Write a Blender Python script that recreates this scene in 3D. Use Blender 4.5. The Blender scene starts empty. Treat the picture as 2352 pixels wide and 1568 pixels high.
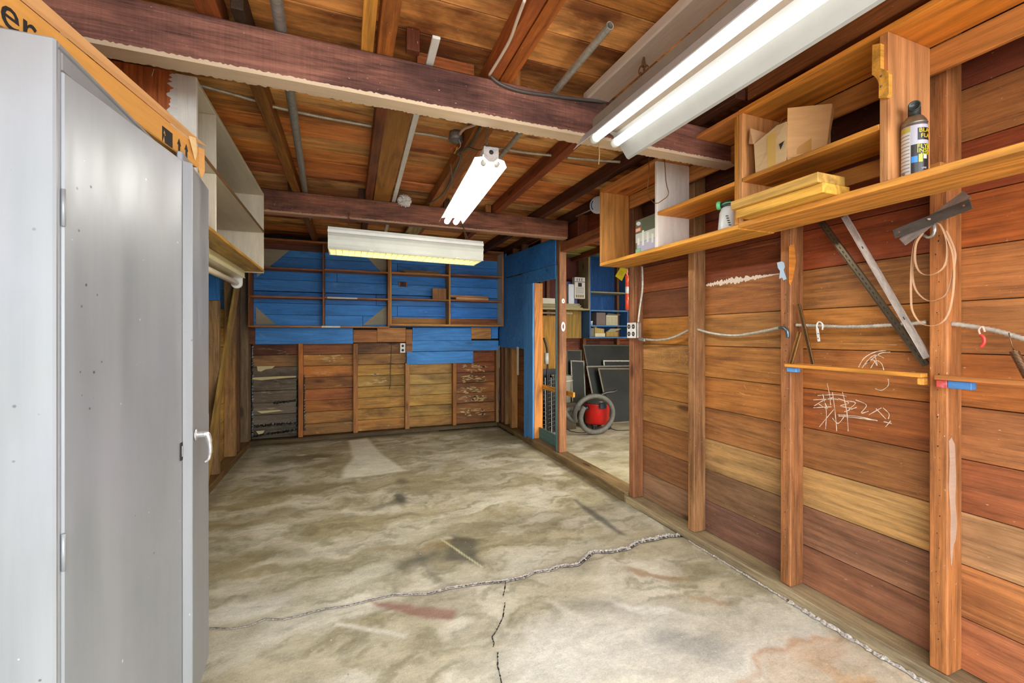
import bpy, bmesh, math, random
import numpy as np
from mathutils import Vector, Matrix
random.seed(7)
S_ = bpy.context.scene
COL = S_.collection
R = math.radians

# ------------------------------------------------------------------ camera, world, light, exposure
F = 990.0; YAW = R(21.1); CX = 1176.0; YH = 769.0; H = 1.28
cam_d = bpy.data.cameras.new('camera'); cam = bpy.data.objects.new('camera', cam_d); COL.objects.link(cam)
cam_d.sensor_width = 36; cam_d.lens = F*36/2352; cam_d.shift_y = -(784-YH)/2352; cam_d.clip_start = 0.02
cam.location = (0, 0, H); cam.rotation_euler = (R(90), 0, -YAW)
S_.camera = cam
w = bpy.data.worlds.new('sky'); S_.world = w; w.use_nodes = True
w.node_tree.nodes['Background'].inputs[0].default_value = (0.88, 0.94, 1.0, 1)
w.node_tree.nodes['Background'].inputs[1].default_value = 4.6
S_.view_settings.view_transform = 'Standard'; S_.view_settings.look = 'None'
S_.view_settings.gamma = 1; S_.view_settings.use_curve_mapping = False
S_.view_settings.exposure = 0.75

for nm_, loc_, en_ in (('fill_next_bay', (3.6, 2.6, 2.30), 45), ('fill_next_bay_front', (3.6, .5, 2.30), 30)):  # unseen fill lights without fixtures, added to brighten the next bay
    ld = bpy.data.lights.new(nm_, 'AREA'); ld.shape = 'RECTANGLE'; ld.size = 1.2; ld.size_y = .2; ld.energy = en_; ld.color = (1, .95, .82)
    lo_ = bpy.data.objects.new(nm_, ld); COL.objects.link(lo_); lo_.location = loc_
# ------------------------------------------------------------------ pixel -> point on a real plane of the room
s_, c_ = math.sin(YAW), math.cos(YAW)
def ray(u, v):
    a = (u-CX)/F; b = (YH-v)/F
    return (a*c_+s_, c_-a*s_, b)
def PX(u, v, X):
    r = ray(u, v); t = X/r[0]; return Vector((X, t*r[1], H+t*r[2]))
def PY(u, v, Y):
    r = ray(u, v); t = Y/r[1]; return Vector((t*r[0], Y, H+t*r[2]))
def PZ(u, v, Z):
    r = ray(u, v); t = (Z-H)/r[2]; return Vector((t*r[0], t*r[1], Z))

def c(h):
    h = h.lstrip('#'); o = []
    for i in (0, 2, 4):
        x = int(h[i:i+2], 16)/255
        o.append(x/12.92 if x <= .04045 else ((x+.055)/1.055)**2.4)
    return (o[0], o[1], o[2], 1.0)

# ------------------------------------------------------------------ materials
def nt(name):
    m = bpy.data.materials.new(name); m.use_nodes = True
    t = m.node_tree; b = t.nodes['Principled BSDF']; return m, t, b
def N(t, typ, **k):
    n = t.nodes.new(typ)
    for a, v in k.items(): setattr(n, a, v)
    return n
def mathn(t, op, a, b=None, clamp=False):
    n = N(t, 'ShaderNodeMath', operation=op); n.use_clamp = clamp
    for i, x in enumerate((a, b)):
        if x is None: continue
        if isinstance(x, (int, float)): n.inputs[i].default_value = x
        else: t.links.new(x, n.inputs[i])
    return n.outputs[0]
def ramp(t, fac, lo, hi, a=0.0, b=1.0):
    n = N(t, 'ShaderNodeMapRange'); n.clamp = True
    t.links.new(fac, n.inputs[0]); n.inputs[1].default_value = lo; n.inputs[2].default_value = hi
    n.inputs[3].default_value = a; n.inputs[4].default_value = b
    return n.outputs[0]
def mix(t, fac, A, B, mode='MIX'):
    n = N(t, 'ShaderNodeMix', data_type='RGBA', blend_type=mode)
    if isinstance(fac, (int, float)): n.inputs[0].default_value = fac
    else: t.links.new(fac, n.inputs[0])
    for i, x in ((6, A), (7, B)):
        if isinstance(x, tuple): n.inputs[i].default_value = x
        else: t.links.new(x, n.inputs[i])
    return n.outputs[2]
def noise(t, vec, scale, detail=4, rough=.55, dist=0.0):
    mp = N(t, 'ShaderNodeMapping'); mp.inputs['Scale'].default_value = scale; t.links.new(vec, mp.inputs[0])
    n = N(t, 'ShaderNodeTexNoise'); n.inputs['Scale'].default_value = 1; n.inputs['Detail'].default_value = detail
    n.inputs['Roughness'].default_value = rough; n.inputs['Distortion'].default_value = dist
    t.links.new(mp.outputs[0], n.inputs['Vector']); return n.outputs['Fac']
def objvec(t):
    tc = N(t, 'ShaderNodeTexCoord'); oi = N(t, 'ShaderNodeObjectInfo')
    cb = N(t, 'ShaderNodeCombineXYZ')
    r = oi.outputs['Random']
    for i, k in enumerate((37.0, 61.0, 23.0)): t.links.new(mathn(t, 'MULTIPLY', r, k), cb.inputs[i])
    ad = N(t, 'ShaderNodeVectorMath', operation='ADD'); t.links.new(tc.outputs['Object'], ad.inputs[0]); t.links.new(cb.outputs[0], ad.inputs[1])
    return ad.outputs[0], oi, tc
def bump(t, b, h, strength, dist=.004):
    n = N(t, 'ShaderNodeBump'); n.inputs['Strength'].default_value = strength; n.inputs['Distance'].default_value = dist
    t.links.new(h, n.inputs['Height']); t.links.new(n.outputs[0], b.inputs['Normal'])

def mk_wood(name, grain=.35, rings=.22, fine=.25, stain=.5, stainmul=(.33, .26, .24, 1), thr=(.5, .68), knots=1.0,
            rough=.6, specks=.5, hue=.25, worn=0.0, worncol='d8bd84', saw=0.0, tone=(1.0, 1.03, .86, 1), grit=.5):
    """grain runs along the object's local X; the board's own colour comes from its object colour"""
    m, t, b = nt(name); v, oi, tc = objvec(t)
    tint = mix(t, 1.0, oi.outputs['Color'], tone, 'MULTIPLY')
    g1 = noise(t, v, (1.3, 24, 24), 5, .6, .4)
    ctr = noise(t, v, (.55, 5.5, 5.5), 1.5, .45, .25)
    g2 = mathn(t, 'SINE', mathn(t, 'MULTIPLY', ctr, 75.0))
    g3 = noise(t, v, (9, 230, 230), 2, .6)
    st = ramp(t, noise(t, v, (1.5, 4.2, 4.2), 5, .62, .3), thr[0], thr[1])
    big = noise(t, v, (.8, 2.2, 2.2), 2, .5)
    val = mathn(t, 'ADD', mathn(t, 'MULTIPLY', mathn(t, 'SUBTRACT', g1, .5), grain*3.2),
                mathn(t, 'MULTIPLY', g2, rings*.5))
    val = mathn(t, 'ADD', val, mathn(t, 'MULTIPLY', mathn(t, 'SUBTRACT', g3, .5), fine*2.2))
    val = mathn(t, 'ADD', val, mathn(t, 'MULTIPLY', mathn(t, 'SUBTRACT', big, .5), .8))
    g4 = noise(t, v, (4, 85, 85), 3, .65, .5); gr = noise(t, v, (22, 45, 45), 7, .75, .6)
    val = mathn(t, 'ADD', val, mathn(t, 'MULTIPLY', mathn(t, 'SUBTRACT', g4, .5), fine*1.9))
    val = mathn(t, 'ADD', val, mathn(t, 'MULTIPLY', mathn(t, 'SUBTRACT', gr, .5), grit*1.3))
    if saw: val = mathn(t, 'ADD', val, mathn(t, 'MULTIPLY', mathn(t, 'SUBTRACT', noise(t, v, (170, 5, 14), 2, .6, .3), .5), saw))
    val = mathn(t, 'MAXIMUM', mathn(t, 'ADD', val, 1.0), .12)
    sc = N(t, 'ShaderNodeVectorMath', operation='SCALE'); t.links.new(tint, sc.inputs[0]); t.links.new(val, sc.inputs['Scale'])
    col = sc.outputs[0]
    # redder / yellower drift along the board
    hs = mix(t, ramp(t, noise(t, v, (1.1, 7, 7), 3, .5), .35, .65, 0, hue), col, mix(t, 1.0, col, (1.06, .90, .60, 1), 'MULTIPLY'))
    dk = mix(t, 1.0, hs, stainmul, 'MULTIPLY')
    col = mix(t, mathn(t, 'MULTIPLY', st, stain), hs, dk)
    crk = ramp(t, noise(t, v, (1.6, 95, 95), 4, .7, .3), .60, .68, 0, min(1, grit*1.1))
    col = mix(t, crk, col, mix(t, 1.0, col, (.45, .36, .30, 1), 'MULTIPLY'))
    if knots:
        mp = N(t, 'ShaderNodeMapping'); mp.inputs['Scale'].default_value = (1.25, 4.0, 4.0); t.links.new(v, mp.inputs[0])
        vo = N(t, 'ShaderNodeTexVoronoi'); vo.inputs['Scale'].default_value = 1; t.links.new(mp.outputs[0], vo.inputs['Vector'])
        k = ramp(t, vo.outputs['Distance'], .05, .11, knots*.85, 0)
        col = mix(t, k, col, mix(t, 1.0, col, (.25, .17, .14, 1), 'MULTIPLY'))
    if specks:
        sp = ramp(t, noise(t, v, (60, 150, 150), 1, .5), .76, .80, 0, specks)
        col = mix(t, sp, col, mix(t, .6, col, c('e9d3b4')))
    if worn:
        wn = ramp(t, noise(t, v, (3.5, 16, 16), 6, .7, .8), .60, .68, 0, worn)
        col = mix(t, wn, col, mix(t, .55, col, c(worncol)))
    t.links.new(col, b.inputs['Base Color'])
    b.inputs['Roughness'].default_value = rough; b.inputs['Specular IOR Level'].default_value = .35
    bump(t, b, mathn(t, 'ADD', g3, mathn(t, 'MULTIPLY', g1, 1.2)), .35, .003)
    return m

W_OLD = mk_wood('old_wood', grain=.5, fine=.5, rings=.2, stain=.6, thr=(.48, .68), specks=.8)
W_WALL = mk_wood('wall_boards', grain=.30, rings=.26, fine=.42, stain=.62, thr=(.48, .70), specks=.7)
W_ROOF = mk_wood('roof_boards', grain=.55, rings=.12, fine=.4, stain=.92, stainmul=(.26, .16, .13, 1), thr=(.48, .64), specks=.9, tone=(1.16, 1.16, .98, 1))
W_BEAM = mk_wood('beam_wood', grain=.4, rings=.3, fine=.6, stain=.85, stainmul=(.30, .26, .30, 1), thr=(.47, .62), knots=.4, specks=.9, saw=.5, tone=(.95, 1.04, .95, 1))
W_NEW = mk_wood('planed_wood', grain=.26, rings=.34, fine=.3, stain=.3, stainmul=(.55, .42, .38, 1), thr=(.55, .75), knots=.9, specks=.12, grit=.22)
W_BLUE = mk_wood('blue_painted_wood', grain=.14, rings=.2, fine=.14, stain=.45, stainmul=(.42, .5, .62, 1), thr=(.52, .70), knots=.5, specks=.4, hue=0, grit=.4, worn=.45, worncol='8fb4dc', tone=(1, 1, 1, 1))
W_WHITE = mk_wood('white_painted_wood', grain=.07, rings=.04, fine=.08, stain=.4, stainmul=(.62, .55, .45, 1), thr=(.52, .72), knots=.25, specks=0, grit=.12, hue=.05, tone=(1, 1, .97, 1))
W_DAMP = mk_wood('damp_siding', grain=.42, rings=.14, fine=.4, stain=.8, stainmul=(.30, .24, .20, 1), thr=(.45, .64), specks=.9, worn=.75)

def simple(name, col, rough=.5, metal=0.0, var=.12, scale=(30, 30, 30), spec=.5, bmp=0.0):
    m, t, b = nt(name); v, oi, tc = objvec(t)
    n = noise(t, v, scale, 4, .6)
    dark = tuple(x*(1-var*2) for x in col[:3])+(1,); lite = tuple(min(1, x*(1+var)) for x in col[:3])+(1,)
    t.links.new(mix(t, ramp(t, n, .35, .65), dark, lite), b.inputs['Base Color'])
    b.inputs['Roughness'].default_value = rough; b.inputs['Metallic'].default_value = metal
    b.inputs['Specular IOR Level'].default_value = spec
    if bmp: bump(t, b, n, bmp)
    return m
def tinted(name, rough=.5, metal=0.0, var=.12, scale=(12, 12, 12), bmp=0.0):
    """plain material whose colour is the object's colour"""
    m, t, b = nt(name); v, oi, tc = objvec(t)
    n = noise(t, v, scale, 4, .6)
    sc = N(t, 'ShaderNodeVectorMath', operation='SCALE'); t.links.new(oi.outputs['Color'], sc.inputs[0])
    t.links.new(ramp(t, n, .3, .7, 1-var, 1+var*.6), sc.inputs['Scale'])
    t.links.new(sc.outputs[0], b.inputs['Base Color']); b.inputs['Roughness'].default_value = rough; b.inputs['Metallic'].default_value = metal
    if bmp: bump(t, b, n, bmp)
    return m
M_MATTE = tinted('matte_colour', .75)
M_GLOSS = tinted('glossy_colour', .3, var=.05)
M_METAL = tinted('bare_metal', .38, .85, .22, (40, 40, 40))
M_GALV = tinted('galvanised_metal', .5, .55, .3, (25, 60, 60), .1)
M_CARD = tinted('cardboard', .85, 0, .1, (8, 8, 60))
M_PAPER = tinted('paper', .8, 0, .06)
M_CHALK = simple('chalk', c('ead9c4'), .9, var=.15, scale=(200, 200, 200))
def emis(name, col, st):
    m, t, b = nt(name); b.inputs['Base Color'].default_value = (1, 1, 1, 1)
    b.inputs['Emission Color'].default_value = col; b.inputs['Emission Strength'].default_value = st; return m
M_TUBE = emis('lit_fluorescent_tube', (1.0, .97, .90, 1), 30.0)
M_TUBE_NEAR = emis('lit_fluorescent_tube_near', (1.0, .99, .95, 1), 1.7)
M_TUBE2 = emis('lit_fluorescent_tube_warm', (1.0, .93, .66, 1), 4.5)

def cabinet_mat():
    m, t, b = nt('grey_enamel'); v, oi, tc = objvec(t)
    geo = N(t, 'ShaderNodeNewGeometry')
    P = geo.outputs['Position']
    streak = noise(t, P, (14, 14, 1.0), 4, .6)
    cloud = noise(t, P, (3, 3, 2.2), 4, .6)
    base = mix(t, ramp(t, streak, .35, .65), c('8c8f90'), c('989a9a'))
    base = mix(t, ramp(t, cloud, .4, .62, 0, .5), base, c('9d9da3'))
    vo = N(t, 'ShaderNodeTexVoronoi'); vo.inputs['Scale'].default_value = 27; t.links.new(P, vo.inputs['Vector'])
    pres = ramp(t, noise(t, P, (4, 4, 4), 2), .50, .60)
    rnd = N(t, 'ShaderNodeSeparateColor'); t.links.new(vo.outputs['Color'], rnd.inputs[0])
    pres = mathn(t, 'MULTIPLY', pres, mathn(t, 'GREATER_THAN', rnd.outputs[0], .5))
    dot = mathn(t, 'MULTIPLY', ramp(t, vo.outputs['Distance'], .05, .10, 1, 0), pres)
    base = mix(t, mathn(t, 'MULTIPLY', dot, .85), base, c('2c2c2e'))
    chip = ramp(t, noise(t, P, (90, 90, 60), 1), .80, .83, 0, .6)
    base = mix(t, chip, base, c('e8e8ea'))
    t.links.new(base, b.inputs['Base Color']); b.inputs['Metallic'].default_value = .25
    t.links.new(ramp(t, streak, .3, .7, .34, .5), b.inputs['Roughness'])
    b.inputs['Specular IOR Level'].default_value = .5
    bump(t, b, cloud, .12, .01)
    return m
M_CAB = cabinet_mat()

def screen_mat():
    m, t, b = nt('insect_screen_mesh')
    tc = N(t, 'ShaderNodeTexCoord')
    b.inputs['Base Color'].default_value = c('2f332b'); b.inputs['Roughness'].default_value = .6
    n = noise(t, tc.outputs['Object'], (3, 3, 3), 4)
    t.links.new(mix(t, ramp(t, n, .35, .65), c('191b16'), c('2c3028')), b.inputs['Base Color'])
    b.inputs['Alpha'].default_value = .9
    return m
M_SCREEN = screen_mat()
def plastic_film():
    m, t, b = nt('clear_plastic_film')
    b.inputs['Base Color'].default_value = c('f0ece6'); b.inputs['Roughness'].default_value = .2
    b.inputs['Transmission Weight'].default_value = .1; b.inputs['Alpha'].default_value = .92
    return m
M_FILM = plastic_film()

def floor_mat():
    m, t, b = nt('old_concrete')
    tc = N(t, 'ShaderNodeTexCoord'); P = tc.outputs['Object']
    at = N(t, 'ShaderNodeVertexColor'); at.layer_name = 'Col'
    n1 = noise(t, P, (5, 11, 5), 7, .68, .5)
    n2 = noise(t, P, (45, 60, 45), 4, .7)
    n3 = noise(t, P, (1.8, 3.6, 2), 5, .6, .6)
    n4 = noise(t, P, (150, 170, 150), 3, .75); n5 = noise(t, P, (14, 26, 14), 7, .8, 1.0)
    v = mathn(t, 'ADD', mathn(t, 'MULTIPLY', mathn(t, 'SUBTRACT', n1, .5), .85), mathn(t, 'MULTIPLY', mathn(t, 'SUBTRACT', n2, .5), .55))
    v = mathn(t, 'ADD', v, mathn(t, 'MULTIPLY', mathn(t, 'SUBTRACT', n3, .5), .5))
    v = mathn(t, 'ADD', v, mathn(t, 'MULTIPLY', mathn(t, 'SUBTRACT', n4, .5), .75)); v = mathn(t, 'ADD', v, mathn(t, 'MULTIPLY', mathn(t, 'SUBTRACT', n5, .5), .6))
    sc = N(t, 'ShaderNodeVectorMath', operation='SCALE'); t.links.new(at.outputs[0], sc.inputs[0]); t.links.new(mathn(t, 'ADD', v, 1.0), sc.inputs['Scale'])
    col = sc.outputs[0]
    dk = ramp(t, noise(t, P, (75, 75, 75), 1), .74, .79, 0, .6); col = mix(t, dk, col, c('4a463c'))
    lt = ramp(t, noise(t, P, (60, 62, 60), 1), .22, .26, .55, 0); col = mix(t, lt, col, c('e4e0d2'))
    t.links.new(col, b.inputs['Base Color']); b.inputs['Roughness'].default_value = .62; b.inputs['Specular IOR Level'].default_value = .35
    bump(t, b, mathn(t, 'ADD', n1, n2), .2, .004)
    return m
M_FLOOR = floor_mat()
M_RUBBLE = simple('broken_concrete', c('b4aaa0'), .9, var=.28, scale=(120, 120, 120), bmp=.6)
M_GROUT = simple('crack_shadow_dirt', c('2b2722'), .95, var=.3)

# ------------------------------------------------------------------ object helpers
WM = {}
def link(name, me, mat=None, parent=None, mw=None, col=None, smooth=False):
    o = bpy.data.objects.new(name, me); COL.objects.link(o)
    mw = mw or Matrix.Identity(4); WM[o] = mw
    if mat and me is not None:
        me.materials.clear(); me.materials.append(mat)
    if smooth: me.polygons.foreach_set('use_smooth', [True]*len(me.polygons))
    if parent:
        o.parent = parent; o.matrix_basis = WM[parent].inverted() @ mw
    else: o.matrix_basis = mw
    if col: o.color = c(col) if isinstance(col, str) else col
    return o
def struct(o): o['kind'] = 'structure'; return o
def thing(name, label, cat, loc, group=None):
    o = bpy.data.objects.new(name, None); COL.objects.link(o); o.empty_display_size = .05
    WM[o] = Matrix.Translation(loc); o.matrix_basis = WM[o]
    return tag(o, label, cat, group)
def tag(o, label, cat, group=None):
    o['label'] = label; o['category'] = cat
    if group: o['group'] = group
    return o
_bc = {}
def boxmesh(L, Wd, T, ch):
    """chamfered box, long axis X, centred"""
    k = (round(L, 3), round(Wd, 3), round(T, 3), round(ch, 4))
    bm = bmesh.new()
    h = (L/2, Wd/2, T/2)
    def pts(sx, sy, sz):
        return [bm.verts.new((sx*(h[0]-ch*(a != 0)), sy*(h[1]-ch*(a != 1)), sz*(h[2]-ch*(a != 2)))) for a in range(3)]
    V = {}
    for sx in (-1, 1):
        for sy in (-1, 1):
            for sz in (-1, 1): V[sx, sy, sz] = pts(sx, sy, sz)
    bmesh.ops.convex_hull(bm, input=bm.verts)
    bmesh.ops.dissolve_limit(bm, angle_limit=.01, verts=bm.verts, edges=bm.edges)
    me = bpy.data.meshes.new('board'); bm.to_mesh(me); bm.free(); return me
AX = (Vector((1, 0, 0)), Vector((0, 1, 0)), Vector((0, 0, 1)))
def frame(x, y, z, o):
    m = Matrix.Identity(4)
    for i, v in enumerate((x, y, z)):
        for j in range(3): m[j][i] = v[j]
    for j in range(3): m[j][3] = o[j]
    return m
def box(name, lo, hi, mat, parent=None, col=None, ch=.002, grain=None):
    lo = Vector(lo); hi = Vector(hi); d = hi-lo
    for i in range(3):
        if d[i] < 0: lo[i], hi[i] = hi[i], lo[i]
    d = hi-lo; order = sorted(range(3), key=lambda i: -d[i])
    if grain is not None: order = [grain]+[i for i in order if i != grain]
    x, y = AX[order[0]], AX[order[1]]; z = x.cross(y)
    me = boxmesh(d[order[0]], d[order[1]], d[order[2]], min(ch, min(d)*.3))
    return link(name, me, mat, parent, frame(x, y, z, (lo+hi)/2), col)
def bar(name, a, b, wd, th, mat, parent=None, col=None, side=(0, 0, 1), ch=.002):
    """board from a to b; wd is measured along `side`, th across it"""
    a = Vector(a); b = Vector(b); x = (b-a).normalized(); y = Vector(side); y = (y-x*y.dot(x)).normalized(); z = x.cross(y)
    return link(name, boxmesh((b-a).length, wd, th, min(ch, min(wd, th)*.3)), mat, parent, frame(x, y, z, (a+b)/2), col)
def mesh_obj(name, verts, faces, mat, parent=None, col=None, smooth=False, origin=None):
    o = Vector(origin) if origin is not None else sum((Vector(v) for v in verts), Vector())/len(verts)
    me = bpy.data.meshes.new(name); me.from_pydata([Vector(v)-o for v in verts], [], faces); me.validate(); me.update()
    bm = bmesh.new(); bm.from_mesh(me); bmesh.ops.recalc_face_normals(bm, faces=bm.faces); bm.to_mesh(me); bm.free()
    return link(name, me, mat, parent, Matrix.Translation(o), col, smooth)
def prism(name, pts, off, mat, parent=None, col=None):
    """flat polygon (list of 3D points) given the thickness vector off"""
    n = len(pts); off = Vector(off); v = [Vector(p) for p in pts]+[Vector(p)+off for p in pts]
    f = [tuple(range(n)), tuple(range(2*n-1, n-1, -1))]+[(i, (i+1) % n, n+(i+1) % n, n+i) for i in range(n)]
    return mesh_obj(name, v, f, mat, parent, col)
def tubegeo(pts, r, seg=10, closed=False, ripple=None):
    pts = [Vector(p) for p in pts]; n = len(pts); vs = []; fs = []
    prev = None
    for i, p in enumerate(pts):
        if closed: tg = pts[(i+1) % n]-pts[i-1]
        else: tg = pts[min(i+1, n-1)]-pts[max(i-1, 0)]
        tg.normalize()
        if prev is None:
            up = Vector((0, 0, 1)) if abs(tg.z) < .9 else Vector((1, 0, 0))
            nx = tg.cross(up).normalized()
        else: nx = (prev-tg*prev.dot(tg)).normalized()
        prev = nx; ny = tg.cross(nx)
        rr = r[i] if isinstance(r, (list, tuple)) else r
        if ripple: rr *= 1+ripple*(1 if i % 2 else -1)
        for k in range(seg):
            a = 2*math.pi*k/seg; vs.append(p+nx*math.cos(a)*rr+ny*math.sin(a)*rr)
    for i in range(n-(0 if closed else 1)):
        j = (i+1) % n
        for k in range(seg): fs.append((i*seg+k, i*seg+(k+1) % seg, j*seg+(k+1) % seg, j*seg+k))
    if not closed: fs += [tuple(range(seg))[::-1], tuple((n-1)*seg+k for k in range(seg))]
    return vs, fs
def tube(name, pts, r, mat, parent=None, col=None, seg=10, closed=False, ripple=None, smooth=True):
    v, f = tubegeo(pts, r, seg, closed, ripple); return mesh_obj(name, v, f, mat, parent, col, smooth)
def spline(pts, n=8):
    pts = [Vector(p) for p in pts]; o = []
    for i in range(len(pts)-1):
        p0 = pts[max(i-1, 0)]; p1 = pts[i]; p2 = pts[i+1]; p3 = pts[min(i+2, len(pts)-1)]
        for k in range(n):
            t = k/n; o.append(.5*((2*p1)+(p2-p0)*t+(2*p0-5*p1+4*p2-p3)*t*t+(3*p1-p0-3*p2+p3)*t**3))
    o.append(pts[-1]); return o
def resample(pts, step):
    pts = [Vector(p) for p in pts]; o = [pts[0]]; acc = 0
    for a, b in zip(pts, pts[1:]):
        L = (b-a).length; 
        if L == 0: continue
        d = step-acc
        while d <= L: o.append(a+(b-a)*(d/L)); d += step
        acc = (acc+L) % step if L+acc >= step else acc+L
    return o
def flexduct(name, pts, r, parent=None, col='c9c2b4', mat=None):
    return tube(name, resample(spline(pts, 10), r*.75), r, mat or M_GALV, parent, col, 10, ripple=.13)
def lathe(name, prof, base, mat, parent=None, col=None, axis=(0, 0, 1), seg=28, smooth=True):
    z = Vector(axis).normalized(); x = z.orthogonal().normalized(); y = z.cross(x); base = Vector(base)
    vs = []; fs = []; n = len(prof)
    for r, h in prof:
        for k in range(seg):
            a = 2*math.pi*k/seg; vs.append(base+z*h+(x*math.cos(a)+y*math.sin(a))*max(r, 1e-4))
    for i in range(n-1):
        for k in range(seg): fs.append((i*seg+k, i*seg+(k+1) % seg, (i+1)*seg+(k+1) % seg, (i+1)*seg+k))
    fs += [tuple(range(seg))[::-1], tuple((n-1)*seg+k for k in range(seg))]
    return mesh_obj(name, vs, fs, mat, parent, col, smooth, origin=base)
def extrude_profile(name, prof, a, b, mat, parent=None, col=None, th=.0015, smooth=False):
    """sheet with an open 2D profile [(side, up)] swept from a to b (horizontal)"""
    a = Vector(a); b = Vector(b); x = (b-a).normalized(); up = Vector((0, 0, 1)); sd = x.cross(up).normalized()
    n = len(prof); vs = []
    nm = []
    for i in range(n):
        p0 = prof[max(i-1, 0)]; p1 = prof[min(i+1, n-1)]; d = Vector((p1[0]-p0[0], p1[1]-p0[1])).normalized(); nm.append((-d.y, d.x))
    for e in (a, b):
        for i, (s, u) in enumerate(prof): vs.append(e+sd*s+up*u)
        for i, (s, u) in enumerate(prof): vs.append(e+sd*(s+nm[i][0]*th)+up*(u+nm[i][1]*th))
    fs = []
    for i in range(n-1):
        fs += [(i, i+1, 2*n+i+1, 2*n+i), (n+i, 3*n+i, 3*n+i+1, n+i+1), (i, n+i, n+i+1, i+1), (2*n+i, 2*n+i+1, 3*n+i+1, 3*n+i)]
    fs += [(0, 2*n, 3*n, n), (n-1, 2*n-1, 4*n-1, 3*n-1)]
    return mesh_obj(name, vs, fs, mat, parent, col, smooth)
def textmesh(body, size, extrude=.0004):
    cu = bpy.data.curves.new('lettering', 'FONT'); cu.body = body; cu.size = size; cu.extrude = extrude; cu.resolution_u = 3
    o = bpy.data.objects.new('tmp', cu); COL.objects.link(o); bpy.context.view_layer.update()
    me = bpy.data.meshes.new_from_object(o.evaluated_get(bpy.context.evaluated_depsgraph_get()))
    bpy.data.objects.remove(o); return me
def text(name, body, size, org, xdir, ydir, mat, parent, col, bold=0):
    x = Vector(xdir).normalized(); y = Vector(ydir).normalized()
    return link(name, textmesh(body, size), mat, parent, frame(x, y, x.cross(y), org), col)
def rv(h, amt=.12):
    k = c(h) if isinstance(h, str) else h; f = 1+random.uniform(-amt, amt); g = random.uniform(-.05, .05)
    return (k[0]*f*(1+g), k[1]*f, k[2]*f*(1-g), 1)

# ================================================================== SETTING
# ---- floor: concrete with painted-in stains that lie on the slab, and a real crack
def vnoise(x, y, sc, seed):
    rs = np.random.RandomState(seed); g = rs.rand(64, 64)
    u = x*sc; v = y*sc; i = np.floor(u).astype(int); j = np.floor(v).astype(int); fu = u-i; fv = v-j
    fu = fu*fu*(3-2*fu); fv = fv*fv*(3-2*fv); i %= 64; j %= 64; i1 = (i+1) % 64; j1 = (j+1) % 64
    return (g[i, j]*(1-fu)+g[i1, j]*fu)*(1-fv)+(g[i, j1]*(1-fu)+g[i1, j1]*fu)*fv
def fbm(x, y, sc, seed, n=5):
    o = 0; a = .5; s = 0
    for k in range(n): o = o+a*vnoise(x, y, sc, seed+k); s += a; a *= .55; sc *= 2.03
    return o/s
xs = np.concatenate([np.arange(-1.3, 2.12, .009), np.arange(2.12, 5.4, .035)])
ys = np.concatenate([np.arange(-.55, .8, .05), np.arange(.8, 3.2, .009), np.arange(3.2, 6.05, .014)])
GX, GY = np.meshgrid(xs, ys); fx = GX.ravel(); fy = GY.ravel()
base = np.array(c('b3ab92')[:3]); colr = np.tile(base, (fx.size, 1))
wx = fx+(fbm(fx, fy, 5, 3)-.5)*.30; wy = fy+(fbm(fx, fy, 5, 30)-.5)*.30
def blend(mask, h, amt=1.0):
    global colr
    k = np.array(c(h)[:3]); m = np.clip(mask*amt, 0, 1)[:, None]; colr = colr*(1-m)+k*m
def sst(a, lo, hi): t = np.clip((a-lo)/(hi-lo), 0, 1); return t*t*(3-2*t)
# broad tones: browner at the back and left, paler and greyer by the door
blend(sst(fy, 1.2, 3.6), 'a09676', .85)
blend(sst(-fx, -.6, .6)*sst(fy, 1.5, 3), '8f8460', .6)
blend(sst(fbm(wx, wy*2.2, 1.6, 11, 7), .36, .68), 'c6c2ae', .7)
blend(sst(fbm(wx*.8, wy*2.6, 1.9, 17, 7), .42, .72), '7b7150', .5)
blend(sst(fbm(wx*.7, wy*3.2, 3.2, 57, 6), .44, .7)*sst(fy, 1.7, 3.0), '8d8362', .6)
blend(sst(fbm(wx, wy*1.8, 4.0, 23, 7), .46, .72), 'd2cebd', .6)
blend(sst(fbm(wx, wy*2.5, 7.0, 27, 6), .5, .74), '6b6447', .5)
blend(sst(-fy, -1.9, -.9)*sst(fbm(wx, wy, 2.2, 41), .35, .6), 'd4d1c6', .75)
def blob(px, rx, ry, h, amt=1, soft=.5, ang=0, warp=.55):
    p = PZ(px[0], px[1], 0); dx = (fx*(1-warp)+wx*warp)-p.x; dy = (fy*(1-warp)+wy*warp)-p.y
    ca, sa = math.cos(ang), math.sin(ang); u = dx*ca+dy*sa; v = -dx*sa+dy*ca
    d = np.sqrt((u/rx)**2+(v/ry)**2); blend(1-sst(d, 1-soft, 1+soft), h, amt)
def polymask(pix, soft=.02, warp=.25):
    P = [PZ(a, b, 0) for a, b in pix]; X = fx*(1-warp)+wx*warp; Yy = fy*(1-warp)+wy*warp
    inside = np.zeros(X.shape, bool); dist = np.full(X.shape, 9.); n = len(P)
    for i in range(n):
        a, b = P[i], P[(i+1) % n]
        with np.errstate(divide='ignore', invalid='ignore'):
            cnd = ((a.y > Yy) != (b.y > Yy)) & (X < (b.x-a.x)*(Yy-a.y)/(b.y-a.y+1e-12)+a.x)
        inside ^= cnd
        ex, ey = b.x-a.x, b.y-a.y; t = np.clip(((X-a.x)*ex+(Yy-a.y)*ey)/(ex*ex+ey*ey+1e-12), 0, 1)
        dist = np.minimum(dist, np.hypot(X-a.x-t*ex, Yy-a.y-t*ey))
    sd = np.where(inside, dist, -dist); return sst(sd, -soft, soft)
blend(polymask([(800, 1012), (845, 1005), (868, 1035), (930, 1080), (850, 1092), (785, 1098), (790, 1075), (812, 1050)], .03, .12), 'dcdac6', .9)
blob((700, 1050), .30, .12, '5e5532', .75, .6)
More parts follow.
